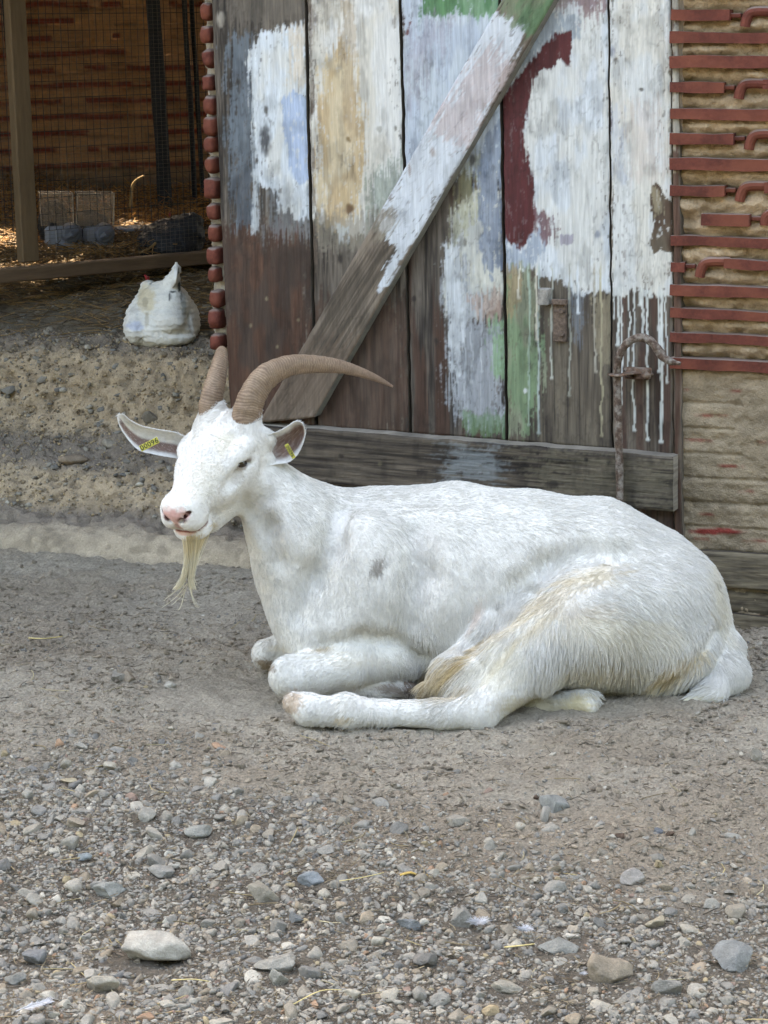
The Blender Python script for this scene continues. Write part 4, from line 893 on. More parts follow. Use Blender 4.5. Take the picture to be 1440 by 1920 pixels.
# feeders
M_clear = mat('cloudy_plastic', (.55, .38, .26), .35, n1=(12, .85, 1.1)); M_clear.node_tree.nodes['Principled BSDF'].inputs['Alpha'].default_value = .34
M_feed = mat('dark_feed', (.015, .014, .015), .95, n1=(150, .5, 1.8), bump=[(200, .004, 4)]); M_gp = mat('grey_plastic', (.22, .235, .27), .5, n1=(30, .8, 1.15)); M_gp2 = mat('dark_grey_plastic', (.12, .135, .17), .5, n1=(30, .8, 1.15))
FE = Frame(PZ(np.array(150.), np.array(470.), .645), -12)
def feeder(x0, x1, xb0, xb1, kx, lab, tilt, full):
    B0 = FE.hit((xb0 + xb1) / 2, 470, 0.0); e = empty('feeder', B0); L = np.array(e.location); tag(e, lab, 'feeder', 'feeders in the coop')
    b = MB(); pbox(b, FE, xb0, 425, xb1, 462, -.02, .13, .012); pbox(b, FE, xb0 + 22, 452, xb1 - 1, 474, -.035, .10, .010); pbox(b, FE, xb0 + 20, 428, xb0 + 26, 462, -.023, .02, .002); loc(b, L).build('trough', M_gp, e)
    b = MB(); c = FE.hit(kx, 437, -.03); b.tube([c + FE.n * .03, c - FE.n * .005, c - FE.n * .03, c - FE.n * .036], [.034, .034, .031, .024], 20); b.tube([c - FE.n * .034 - FE.u * .012 - FE.d * .018, c - FE.n * .05, c - FE.n * .034 + FE.u * .010 + FE.d * .02], [.008, .012, .008], 8); loc(b, L).build('screw_cap', M_gp2, e, False)
    b = MB(); p0 = FE.hit(x0, 424, 0); p1 = FE.hit(x1, 424, 0); q0 = FE.hit(x0 + tilt, 363, 0); q1 = FE.hit(x1 + tilt * .6, 363, 0)
    ring = lambda a, c: [a, c, c + FE.n * .10, a + FE.n * .10]
    V = np.array(ring(p0, p1) + ring(q0, q1)); b.add(V, [(0, 1, 5, 4), (1, 2, 6, 5), (2, 3, 7, 6), (3, 0, 4, 7), (4, 5, 6, 7)]); loc(b, L).build('jar', M_clear, e)
    b = MB()
    for a_, c_ in ((q0, q1), (q1, q1 + FE.n * .1), (q0 + FE.n * .1, q1 + FE.n * .1), (q0, q0 + FE.n * .1), (q0, p0), (q1, p1)): b.tube([a_, c_], .0022, 6)
    loc(b, L).build('jar_rim', mat('pale_plastic_rim', (.42, .33, .25), .5), e)
    S = SDF(p0 - .05, p1 + [.05, .2, .2], .006); m_ = (p0 + p1) / 2 + FE.n * .05; wd = np.linalg.norm(p1 - p0) / 2
    S.ell(m_ + FE.u * .0 - FE.d * .01, [wd * .93, .045, full], .01); S.ell(m_ - FE.d * wd * .3, [wd * .6, .044, full * .8], .03)
    V, F = S.mesh(); V = V + (fbm(V[:, 0] * 60, V[:, 1] * 60, V[:, 2] * 60, 3, 3) - .5)[:, None] * .012; mk('feed', V - L, F, M_feed, e)
    return e
feeder(78, 138, 84, 156, 133, 'grey feeder with cloudy jar right beside the pine post', -3, .085)
feeder(143, 213, 156, 214, 196, 'grey feeder with cloudy jar, further from the pine post', 2, .05)
b = MB(); c = PZ(np.array(256.), np.array(436.), .66)
b.tube([c + [0, 0, .0], c + [0, 0, .02], c + [0, 0, .021]], [.07, .08, .076], 24, flat=1); tr = b.build('water_bowl', M_gp2, None, True); tag(tr, 'shallow dark water bowl on the coop floor between feeders and black hen', 'bowl')
# straw heap at the back wall and sticks
def heap(r, n):
    a = r.uniform(-.9, 1.1, n); bb = -r.uniform(0, 1.0, n) ** 1.2 * .9 ; z = .66 + .13 * (1 + bb / .9) * (.5 + vn(a * 3, bb * 3)) * r.uniform(.1, 1, n); return FK.at(a, bb, z)
a1 = straw(6500, heap, 5, .05, .18, .0016, [(190, 128, 62), (150, 98, 50), (206, 150, 84), (110, 76, 44)], .35)
def bed(r, n):
    a = r.uniform(-1.2, .3, n); bb = r.uniform(.1, 1.6, n); return FC.at(a, bb, .64 + r.uniform(0, .035, n))
a2 = straw(6000, bed, 6, .04, .14, .0014, [(150, 112, 66), (110, 82, 50), (176, 134, 80), (84, 66, 46)], .25)
tag(mk('straw_bedding', np.r_[a1[0], a2[0]], np.r_[a1[1], a2[1] + len(a1[0])], M_straw, None, np.r_[a1[2], a2[2]]), 'heaped straw bedding inside the coop', 'straw', kind='stuff')
b = MB(); q = [FK.hit(x, y, -.8) for x, y in ((245, 388), (248, 352), (256, 338), (270, 330))]; b.tube(smooth_path(q, 4), np.linspace(.008, .004, 13), 6); o = b.build('curled_stalk', mat('dry_stalk', (.30, .20, .09), .8), None, True); tag(o, 'curled dry stalk rising from the straw left of the broad black post', 'stalk')
b = MB(); q = [FC.hit(x, y, .12) for x, y in ((262, 474), (285, 462), (305, 438), (312, 428))]; b.tube(smooth_path(q, 4), .0045, 6); o = b.build('dry_stick', bpy.data.materials['dry_stalk'], None, True); tag(o, 'bent dry stick leaning in front of the black hen', 'stick')

# ------------------------------------------------------------------ hens
def bird(name, mats, build, cols, lab, lo, hi, h):
    S = SDF(lo, hi, h); build(S); V, F = S.mesh(); return S, V, F
M_whf = mat('white_feathers', attr=True, rough=.75, spec=.2, n1=(40, .9, 1.06), bump=[(70, .004, 4)]); M_blf = mat('black_feathers', (.020, .021, .026), .6, n1=(60, .5, 1.8), bump=[(80, .006, 4)])
hb = bank_pt(303, 652)[0]; HY = hb[1] + .10; hs = 1.0
def H(x, y, dy=0.0): return PY(np.array(float(x)), np.array(float(y)), np.array(HY + dy))
mp_ = np.linalg.norm(hb - CAM) / FPX
hen = empty('white_hen', hb + [0, .1, 0]); HLc = np.array(hen.location); tag(hen, 'white hen crouching with its tail towards us at the terrace edge', 'hen')
S = SDF(H(215, 670) - [0, .22, .02], H(395, 480) + [0, .30, .02], .0042); k_ = mp_
S.ell(H(303, 610), [70 * k_, .13, 44 * k_], .03); S.ell(H(310, 585, .02), [52 * k_, .12, 60 * k_], .03); S.ell(H(322, 575, -.06), [34 * k_, .06, 34 * k_], .02)
S.ell(H(262, 610, .0), [29 * k_, .12, 37 * k_], .012); S.ell(H(352, 605, .02), [22 * k_, .12, 44 * k_], .012)
S.ell(H(320, 632, -.075), [46 * k_, .05, 17 * k_], .02); S.ell(H(318, 600, -.11), [30 * k_, .03, 22 * k_], .015)
S.cone(H(300, 565, .0), H(322, 530, -.05), 26 * k_, 13 * k_, .03); S.cone(H(322, 530, -.05), H(331, 505, -.07), 13 * k_, 7.5 * k_, .02); S.cone(H(331, 505, -.07), H(330, 494, -.075), 7.5 * k_, 3 * k_, .01)
S.cone(H(262, 590, .10), H(276, 545, .14), 27 * k_, 14 * k_, .02); S.ell(H(279, 534, .15), [13 * k_, .03, 10 * k_], .02)
S.ell(H(300, 662), [72 * k_, .2, 14 * k_], .004, sub=True) if False else None
for P_ in ([(283, 560, -.02), (272, 600, -.09), (266, 640, -.10)], [(344, 560, -.04), (352, 600, -.08), (360, 640, -.08)], [(290, 628, -.13), (318, 636, -.15), (350, 628, -.13)]):
    for (a1_, b1_) in zip(P_[:-1], P_[1:]): S.cone(H(*a1_), H(*b1_), .004, .004, .012, sub=True)
V, F = S.mesh(); u_, v_ = proj(V)
ro_ = np.floor(v_ / 11.); sx_ = (u_ / 17. + .5 * (ro_ % 2) + .3 * vn(ro_ * 1.7, 2.)) % 1 - .5; sc_ = (v_ / 11. + 1.1 * sx_ ** 2 + .8 * vn(u_ * .04, v_ * .04)) % 1
N_ = S.grad(V); V = V + N_ * ((sc_ ** 2 - .4) * .0030 + (fbm(V[:, 0] * 30, V[:, 1] * 30, V[:, 2] * 40, 4, 3) - .5) * .0025)[:, None]
c = np.tile(lin((226, 226, 220)), (len(V), 1)) * (.86 + .2 * fbm(u_ * .05, v_ * .08, 0, 9, 3))[:, None]
def blot(c, u, v, x, y, rx, ry, color, op, V=None, dy=None):
    m = (sstep(1.2, .6, np.hypot((u - x) / rx, (v - y) / ry) + (vn(u * .25, v * .25) - .5) * .4) * op)[:, None]; return c * (1 - m) + lin(color) * m
c = c * (1 - .14 * sstep(.14, .0, sc_))[:, None]; c = blot(c, u_, v_, 335, 622, 34, 5, (168, 152, 112), .55); c = blot(c, u_, v_, 253, 612, 16, 10, (170, 184, 214), .6); c = blot(c, u_, v_, 274, 560, 18, 30, (206, 194, 164), .8)
c = blot(c, u_, v_, 331, 508, 5, 8, (36, 42, 42), .95); c = blot(c, u_, v_, 336, 538, 4, 11, (26, 36, 38), .95); c = blot(c, u_, v_, 318, 556, 2.5, 8, (56, 62, 62), .9); c = blot(c, u_, v_, 324, 547, 8, 2.5, (56, 62, 62), .9); c = blot(c, u_, v_, 340, 556, 3, 12, (70, 78, 78), .7); c = blot(c, u_, v_, 345, 575, 5, 26, (150, 160, 158), .6); c = blot(c, u_, v_, 303, 645, 60, 9, (196, 190, 170), .5); c = blot(c, u_, v_, 275, 600, 4, 16, (160, 150, 130), .5); c = blot(c, u_, v_, 272, 568, 6, 12, (120, 112, 100), .4)
mk('body', V - HLc, F, M_whf, hen, c)
b = MB(); cp = [H(276, 526, .15), H(274, 519, .15), H(271, 515, .15)]; b.tube(cp, [.007, .008, .004], 8, flat=.5); b.tube([H(279, 526, .16), H(278, 518, .16)], [.006, .004], 8, flat=.5); loc(b, HLc).build('comb', mat('red_comb', (.35, .03, .03), .5), hen, True)
b = MB()
for i in range(7): t_ = i / 6; b.tube([H(322 + 8 * t_, 540 - 10 * t_, -.075 - .004 * i), H(326 + 6 * t_, 520 - 8 * t_, -.085 - .003 * i), H(328 + 5 * t_, 500 - 6 * t_ + 8 * (i % 2), -.085)], [.006, .008, .003], 6, flat=.25)
loc(b, HLc).build('tail_feathers', mat('white_quills', (.72, .73, .72), .7), hen, True)
bb0 = PZ(np.array(325.), np.array(466.), .65); BY = bb0[1] + .08
def K(x, y, dy=0.0): return PY(np.array(float(x)), np.array(float(y)), np.array(BY + dy))
bh = empty('black_hen', bb0 + [0, .08, 0]); BLc = np.array(bh.location); tag(bh, 'black hen resting in the straw behind the sill beam', 'hen')
S = SDF(K(240, 490) - [0, .2, 0], K(430, 380) + [0, .25, 0], .007); k_ = np.linalg.norm(bb0 - CAM) / FPX
S.ell(K(325, 455), [58 * k_, .11, 36 * k_], .03); S.ell(K(352, 425), [28 * k_, .07, 22 * k_], .04); S.cone(K(290, 440), K(345, 412), 20 * k_, 12 * k_, .03); S.ell(K(285, 460), [26 * k_, .08, 24 * k_], .03); S.ell(K(362, 412, .0), [12 * k_, .04, 11 * k_], .02)
V, F = S.mesh(); V = V + S.grad(V) * ((fbm(V[:, 0] * 40, V[:, 1] * 40, V[:, 2] * 60, 4, 3) - .5) * .022 + (fbm(V[:, 0] * 110, V[:, 1] * 110, V[:, 2] * 60, 5, 2) - .5) * .012)[:, None]; mk('body', V - BLc, F, M_blf, bh)
b = MB(); b.tube([K(318, 405, -.02), K(318, 398, -.02)], [.008, .004], 8, flat=.5); loc(b, BLc).build('comb', bpy.data.materials['red_comb'], bh, True)

# leafy screen added behind the camera to block light from the low sky
az = np.linspace(-2.6, -.55, 220); hh_ = np.linspace(0, 1, 60); A, T = np.meshgrid(az, hh_); A = A.ravel(); T = T.ravel()
rad_ = 11 + (fbm(A * 6, T * 5, 0, 201, 4) - .5) * 3.5; zt_ = T * (5.0 + 2.2 * fbm(A * 7, T * 0, 0, 203, 3))
m_ = mat('sky_screen_green', (.055, .075, .028), .9, n1=(3, .5, 1.5), bump=[(6, .2, 6)])
tag(mk('sky_screen', np.stack([rad_ * np.cos(A), 3 + rad_ * np.sin(A), zt_ - .1], 1), gridf(len(az), len(hh_)), m_), 'unseen leafy screen added behind the camera to block the low sky', 'light screen', kind='stuff')
# ------------------------------------------------------------------ the goat
def G(x, y, Y): return PY(np.array(float(x)), np.array(float(y)), np.array(float(Y)))
def kpx(p): return float(-((np.asarray(p) - CAM) @ CB)) / FPX       # metres per pixel at p
def C_(x, y, Y, r): p = G(x, y, Y); return (p, r * kpx(p))
goat = empty('goat', (0.12, 4.38, 0)); GL = np.array(goat.location)
tag(goat, 'white horned goat with cream beard and yellow ear tags lying in front of the door', 'goat')
NY = FD.n * 0 + np.array([0, 1.0, 0])
HO = G(386, 845, 4.27); HF = -.415 * CR - .702 * CU + .58 * CB; HS = .86 * CR - .095 * CU + .50 * CB
HF /= np.linalg.norm(HF); HS -= HF * (HS @ HF); HS /= np.linalg.norm(HS); HU = np.cross(HF, HS)
def HP(f, l, u): return HO + HF * f + HS * l + HU * u
S = SDF([-.66, 3.93, -.012], [.86, 4.72, .80], .0038)
sqY = ([0, 1, 0], .84)
S.chain([C_(640, 1082, 4.40, 142), C_(720, 1102, 4.40, 166), C_(830, 1106, 4.40, 184), C_(960, 1116, 4.40, 182), C_(1100, 1130, 4.40, 182), C_(1215, 1153, 4.39, 148)], .04, sq=sqY)
S.chain([C_(700, 964, 4.42, 40), C_(860, 956, 4.42, 34), C_(1000, 972, 4.42, 34), C_(1130, 992, 4.42, 38), C_(1230, 1040, 4.41, 44)], .05)
S.chain([C_(482, 900, 4.34, 56), C_(558, 1004, 4.36, 88), C_(640, 1085, 4.39, 140)], .035)
S.chain([C_(500, 908, 4.37, 40), C_(600, 982, 4.40, 62), C_(700, 1012, 4.42, 88)], .04)
S.chain([C_(570, 1072, 4.37, 88), C_(600, 1150, 4.34, 84), C_(620, 1205, 4.32, 74), C_(760, 1230, 4.38, 84)], .04)
S.ell(G(705, 1090, 4.30), [.085, .085, .15], .05, rot=[[.96, 0, .28], [0, 1, 0], [-.28, 0, .96]])
S.cone(*C_(690, 1120, 4.28, 50)[:1], *C_(650, 1215, 4.25, 46)[:1], .05, .045, .05)
# near foreleg, folded
S.chain([C_(740, 1228, 4.28, 50), C_(650, 1250, 4.24, 40), C_(590, 1262, 4.22, 35), C_(548, 1266, 4.21, 38)], .02)
S.ell(G(545, 1270, 4.205), [.044, .042, .041], .012); S.ell(G(532, 1262, 4.19), [.026, .024, .030], .012)
S.chain([C_(552, 1292, 4.22, 18), C_(650, 1290, 4.24, 15), C_(715, 1291, 4.245, 19), C_(760, 1290, 4.25, 15)], .012)
# far foreleg knee
S.chain([C_(500, 1226, 4.43, 25), C_(560, 1205, 4.43, 34)], .02); S.ell(G(498, 1228, 4.42), [.028, .03, .032], .012)
# hind quarter
S.ell(G(1130, 1165, 4.285), [.185, .125, .145], .028, rot=[[.97, 0, .24], [0, 1, 0], [-.24, 0, .97]])
S.ell(G(1235, 1205, 4.31), [.125, .13, .105], .05)
S.ell(G(1225, 1120, 4.36), [.12, .14, .10], .05)
S.chain([C_(1085, 1180, 4.23, 104), C_(960, 1225, 4.18, 66), C_(866, 1265, 4.15, 38), ], .03)
S.chain([C_(870, 1265, 4.15, 36), C_(805, 1288, 4.16, 14)], .03)
S.chain([C_(990, 1245, 4.17, 60), C_(905, 1330, 4.085, 33)], .03)
S.cone(*[C_(870, 1270, 4.15, 36)[0], C_(893, 1335, 4.075, 34)[0]], .040, .036, .03)
S.chain([C_(890, 1334, 4.075, 35), C_(830, 1340, 4.07, 27), C_(720, 1338, 4.07, 24), C_(650, 1333, 4.07, 31), C_(608, 1334, 4.075, 26), C_(578, 1330, 4.075, 29), C_(552, 1318, 4.08, 21)], .012)
S.ell(G(660, 1352, 4.065), [.020, .014, .012], .01); S.ell(G(904, 1354, 4.065), [.018, .02, .018], .015)
S.chain([C_(930, 1322, 4.20, 24), C_(1010, 1324, 4.18, 22), C_(1092, 1318, 4.16, 26)], .012); S.ell(G(1104, 1322, 4.15), [.018, .03, .022], .01)
# flank fold and belly
S.chain([C_(1000, 1120, 4.24, 30), C_(930, 1185, 4.215, 26), C_(850, 1255, 4.18, 26)], .04)
# tail
S.chain([C_(1335, 1150, 4.36, 22), C_(1362, 1215, 4.32, 26), C_(1366, 1265, 4.27, 33), C_(1335, 1300, 4.22, 20), C_(1275, 1324, 4.19, 6)], .025)
# head
S.cone(HP(-.07, 0, -.048), HP(.02, 0, -.042), .066, .055, .03, sq=(HS, 1.26))
S.cone(HP(.02, 0, -.044), HP(.125, 0, -.040), .051, .035, .03, sq=(HS, 1.14))
S.cone(HP(-.03, 0, -.132), HP(.075, 0, -.114), .048, .034, .022)
S.cone(HP(-.055, .040, -.100), HP(.06, .024, -.07), .036, .024, .03); S.cone(HP(-.055, -.040, -.100), HP(.06, -.024, -.07), .036, .024, .03)
S.ell(HP(.136, 0, -.034), [.026, .043, .028], .022, rot=[HF, HS, HU])
S.ell(HP(.134, .024, -.056), [.032, .026, .023], .014, rot=[HF, HS, HU]); S.ell(HP(.134, -.024, -.056), [.032, .026, .023], .014, rot=[HF, HS, HU])
S.ell(HP(.128, 0, -.0945), [.035, .043, .020], .020, rot=[HF, HS, HU])
S.cone(HP(-.085, 0, -.022), HP(.0, 0, -.006), .032, .020, .03)
for l in (1, -1):
    S.ell(HP(-.030, (.064 if l > 0 else .070) * l, -.020), [.036, .018, .016], .016, rot=[HF, HS, HU])          # brow
    S.cone(HP(-.02, .064 * l, -.064), HP(.05, .044 * l, -.062), .014, .011, .03)          # cheek ridge
    S.cone(HP(-.09, .040 * l, -.012), HP(-.115, .044 * l, .006), .034, .026, .02)        # horn seat
    S.cone(HP(-.085, .060 * l, -.045), HP(-.095, .078 * l, -.045), .026, .018, .02)      # ear root
    ev = HF * .80 + HU * .60; pv = HU * .80 - HF * .60; ec = HP(-.010, .075 * l, -.037)
    S.ell(ec + HS * l * .002, [.019, .012, .0065], .006, rot=[ev, HS, pv], sub=True)      # socket
    S.cone(ec - ev * .021 + pv * .0105 + HS * l * .001, ec + ev * .019 + pv * .0095 - HS * l * .007, .0068, .0055, .005)    # upper lid
    S.cone(ec - ev * .019 - pv * .0100 + HS * l * .001, ec + ev * .018 - pv * .0090 - HS * l * .007, .0055, .0048, .005)    # lower lid
    S.cone(HP(.160, .012 * l, -.042), HP(.152, .031 * l, -.026), .0056, .0040, .004, sub=True)    # nostril
    S.cone(HP(.152, .031 * l, -.026), HP(.140, .038 * l, -.026), .0034, .002, .004, sub=True)
    S.cone(HP(.168, .0, -.0770), HP(.142, .040 * l, -.0775), .0034, .0034, .003, sub=True)
    S.cone(HP(.142, .040 * l, -.0775), HP(.100, .054 * l, -.074), .0036, .002, .004, sub=True)
    S.ell(HP(.040, .070 * l, -.040), [.034, .011, .013], .015, rot=[HF, HS, HU], sub=True)
    S.cone(HP(-.055, .030 * l, -.004), HP(-.085, .026 * l, -.006), .017, .015, .02)        # poll tufts
S.cone(HP(.164, 0, -.050), HP(.160, 0, -.070), .0028, .0028, .003, sub=True)
# folds: above and in front of the thigh, behind the shoulder, behind the elbow, along the neck
def surf(px, py):
    d = ray(float(px), float(py)); t = np.linspace(3.9, 5.0, 600); P = CAM + d * t[:, None]; v = S.val(P); v[(P < S.lo).any(1)] = 1; j = int(np.argmax(v < 0)); return P[j] if v[j] < 0 else None
for P_, r0, k_ in (([(880, 1215), (935, 1160), (975, 1105), (1030, 1058), (1100, 1034), (1170, 1040), (1225, 1075)], .008, .05), ([(1000, 1110), (960, 1160), (900, 1205)], .006, .03), ([(1250, 1280), (1310, 1235), (1345, 1180)], .007, .03), ([(610, 1212), (680, 1200), (740, 1205), (790, 1230)], .006, .04),
                   ([(640, 960), (625, 1020), (590, 1080), (560, 1150)], .006, .05), ([(470, 950), (500, 990), (520, 1050)], .003, .05), ([(780, 1000), (790, 1080), (770, 1160)], .005, .07), ([(500, 880), (495, 930), (470, 960)], .006, .03)):
    q = [surf(*p) for p in P_]; q = [x for x in q if x is not None]
    for a1_, b1_ in zip(q[:-1], q[1:]): S.cone(a1_, b1_, r0, r0, k_, sub=True)
V, F = S.mesh(); N = S.grad(V)
u_, v_ = proj(V)
hl = (V - HO); hf, hs_, hu = hl @ HF, hl @ HS, hl @ HU
ishead = ((u_ < 492) & (v_ > 745) & (v_ < 1030) & (hf > -.14) & (V[:, 1] < 4.5))
def goat_col(P):
    u, v = proj(P); q = np.asarray(P) - HO; f, l, w_ = q @ HF, q @ HS, q @ HU; near = np.asarray(P)[:, 1] < 4.42
    c = np.tile(np.array([.70, .68, .635]), (len(u), 1)) * (.97 + .05 * fbm(u * .03, v * .03, 0, 3, 3))[:, None]
    B = lambda x, y, rx, ry, col, op, ang=0.: (x, y, rx, ry, col, op, ang)
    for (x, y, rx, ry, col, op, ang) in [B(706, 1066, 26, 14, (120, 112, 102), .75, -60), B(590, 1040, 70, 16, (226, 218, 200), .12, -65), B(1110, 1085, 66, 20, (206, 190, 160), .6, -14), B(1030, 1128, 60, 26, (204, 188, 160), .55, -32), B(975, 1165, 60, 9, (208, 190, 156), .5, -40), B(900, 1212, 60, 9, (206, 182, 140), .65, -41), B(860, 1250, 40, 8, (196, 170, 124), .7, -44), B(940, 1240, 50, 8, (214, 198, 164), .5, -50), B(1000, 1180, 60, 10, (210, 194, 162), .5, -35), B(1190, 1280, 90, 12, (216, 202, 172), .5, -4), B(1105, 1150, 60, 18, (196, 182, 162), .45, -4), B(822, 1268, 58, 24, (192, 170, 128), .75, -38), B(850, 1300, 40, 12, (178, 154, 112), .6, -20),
                                         B(930, 1255, 70, 42, (226, 218, 198), .5, -30), B(1270, 1255, 60, 16, (208, 182, 132), .7, -28), B(1150, 1250, 120, 16, (222, 206, 172), .45, -4), B(1345, 1120, 16, 90, (222, 212, 190), .5, -14), B(1290, 1318, 50, 12, (214, 204, 172), .8, -8),
                                         B(895, 1150, 12, 30, (206, 178, 160), .4, 20), B(936, 1136, 8, 8, (140, 134, 124), .5, 0), B(1160, 1190, 160, 40, (226, 216, 194), .45, 6), B(700, 1230, 160, 20, (222, 212, 190), .3, 0), B(470, 1060, 30, 90, (222, 212, 196), .25, -25), B(460, 960, 50, 30, (222, 214, 198), .25, 20),
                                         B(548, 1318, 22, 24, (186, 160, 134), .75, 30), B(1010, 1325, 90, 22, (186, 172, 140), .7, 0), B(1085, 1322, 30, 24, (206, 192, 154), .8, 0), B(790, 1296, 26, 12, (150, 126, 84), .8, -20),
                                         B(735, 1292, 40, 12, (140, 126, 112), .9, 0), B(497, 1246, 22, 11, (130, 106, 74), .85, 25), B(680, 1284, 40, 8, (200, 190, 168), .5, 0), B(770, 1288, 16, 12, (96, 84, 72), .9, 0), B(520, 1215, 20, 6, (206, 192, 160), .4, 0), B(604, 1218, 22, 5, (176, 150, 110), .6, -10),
                                         B(430, 1130, 1, 1, (0, 0, 0), 0, 0), B(645, 1350, 18, 6, (206, 178, 120), .5, 0)]:
        a = R(ang); dx, dy = u - x, v - y; e1 = (dx * math.cos(a) + dy * math.sin(a)) / rx; e2 = (-dx * math.sin(a) + dy * math.cos(a)) / ry
        m = sstep(1.25, .45, np.hypot(e1, e2) + (fbm(e1 * 3 + x, e2 * 7 + y, 0, 17, 3) - .5) * 1.5) * op * near
        c = c * (1 - m[:, None]) + lin(col) * m[:, None]
    def hm(F_, L_, U_, rf, rl, ru, col, op, cc, nz=.5):
        m = sstep(1.2, .7, np.sqrt(((f - F_) / rf) ** 2 + ((l - L_) / rl) ** 2 + ((w_ - U_) / ru) ** 2) + (fbm(u * .12, v * .12, 0, 23, 2) - .5) * nz) * op
        return cc * (1 - m[:, None]) + lin(col) * m[:, None]
    c = hm(.150, 0, -.028, .024, .034, .018, (206, 156, 148), .9, c)            # pink nose
    c = hm(.162, 0, -.055, .012, .008, .018, (216, 166, 158), .7, c)
    for s_ in (1, -1):
        c = hm(.156, .018 * s_, -.036, .014, .011, .008, (84, 46, 44), .95, c, .2); c = hm(.147, .031 * s_, -.026, .012, .006, .0055, (84, 48, 46), .9, c, .2)
        c = hm(.150, .018 * s_, -.077, .030, .028, .0042, (128, 70, 62), .95, c, .1); c = hm(.115, .048 * s_, -.078, .028, .016, .0055, (120, 84, 76), .85, c, .1)
        c = hm(-.009, .073 * s_, -.037, .028, .018, .009, (128, 114, 102), .85, c, .3); c = hm(.016, .064 * s_, -.05, .022, .014, .016, (170, 160, 146), .5, c)
    c = hm(.158, 0, -.0820, .020, .026, .0032, (206, 150, 130), .7, c, .2); c = hm(.125, 0, -.116, .05, .035, .012, (176, 150, 106), .8, c)
    c = hm(.06, .03, -.015, .07, .03, .03, (214, 206, 188), .4, c); c = hm(.10, -.04, -.04, .04, .03, .03, (236, 208, 200), .25, c); c = hm(-.02, .03, 0, .04, .03, .02, (216, 206, 180), .4, c)
    return c
C = goat_col(V)
M_hide = mat('white_hide', attr=True, rough=.85, spec=.15, n1=(90, .90, 1.04), bump=[(160, .003, 4)], sub=None)
V2 = V + N * ((fbm(V[:, 0] * 30, V[:, 1] * 30, V[:, 2] * 30, 6, 3) - .5) * .004 * (~ishead))[:, None]
body = mk('body', V2 - GL, F, M_hide, goat, C)

# coat: short hairs lying along the body
def flow(P):                              # image-space lay of the coat: direction, length, lift
    u, v = proj(P); n = len(u); K = np.array([
        (460, 960, .3, 1, 12), (520, 900, .8, .6, 14), (560, 1050, .35, 1, 13), (600, 930, .9, .5, 14), (520, 1150, .2, 1, 13), (600, 1180, .2, 1, 14), (700, 930, 1, .3, 13), (700, 1070, .15, 1, 13), (680, 1180, .1, 1, 14), (860, 930, 1, .1, 13), (850, 1080, .4, 1, 14), (850, 1200, .35, 1, 18), (740, 1270, .3, 1, 24),
        (1000, 950, 1, .12, 14), (980, 1060, .6, .8, 14), (1130, 980, 1, .25, 15), (1240, 1020, 1, .55, 18), (1310, 1100, .6, 1, 24), (1350, 1180, .35, 1, 26), (1100, 1060, -.9, .55, 15), (1000, 1110, -.8, .8, 20), (900, 1210, -.75, .8, 34), (840, 1265, -.7, .6, 42), (810, 1280, -.6, .7, 40), (1130, 1150, .9, .1, 20), (1080, 1225, -.15, 1, 34), (1180, 1250, .1, 1, 46), (1040, 1270, -.2, 1, 42), (1110, 1280, 0, 1, 46),
        (1230, 1180, .8, .5, 22), (1260, 1270, -.5, .8, 38), (1370, 1240, .5, .8, 24), (1390, 1285, -.4, 1, 18), (1330, 1310, -1, .25, 26), (940, 1300, -.5, 1, 14), (880, 1340, -.6, .8, 12), (780, 1335, -1, .35, 12), (640, 1335, -.7, .8, 16), (560, 1325, -.6, .7, 10), (1030, 1324, .5, .6, 9), (1000, 1330, .4, .6, 9), (1090, 1322, .3, 1, 7), (1105, 1330, .2, 1, 7), (960, 1326, .4, .6, 9),
        (640, 1240, -.9, .45, 13), (550, 1270, -.5, .9, 12), (600, 1220, -.6, .6, 14), (730, 1290, .8, .2, 10), (498, 1230, -.4, .9, 9), (1200, 1090, .8, .5, 18), (720, 1260, .1, 1, 16), (950, 1240, -.5, .9, 18)])
    w_ = 1 / (((u[:, None] - K[:, 0]) ** 2 + (v[:, None] - K[:, 1]) ** 2) / 1600. + .15) ** 1.6; w_ /= w_.sum(1)[:, None]
    kd = K[:, 2:4] / np.linalg.norm(K[:, 2:4], axis=1)[:, None]; d2 = w_ @ kd; L = w_ @ K[:, 4] / 1000.
    D = d2[:, :1] * CR - d2[:, 1:] * CU
    q = P - HO; f, l, w2 = q @ HF, q @ HS, q @ HU
    hm = sstep(.0, .04, f + .155) * sstep(515, 480, u) * (v < 1040)
    face = HF * -.2 + HS * np.sign(l)[:, None] * .5 - HU * .8; top = sstep(-.03, -.012, w2)[:, None]
    fd = (-HF * .9 + HS * np.sign(l)[:, None] * .25)[:] * np.ones((n, 1)); crown = HF * .9 + HS * (np.sign(l) * .5)[:, None]
    hd = face * (1 - top) + (fd * sstep(-.05, .0, f)[:, None] + crown * (1 - sstep(-.05, .0, f)[:, None])) * top
    D = D * (1 - hm[:, None]) + hd * hm[:, None]
    Lh = .0085 + .006 * sstep(-.04, -.10, f) * top[:, 0]; Lh = Lh * (1 - .75 * sstep(.125, .15, f)); L = L * (1 - hm) + Lh * hm
    return D, L
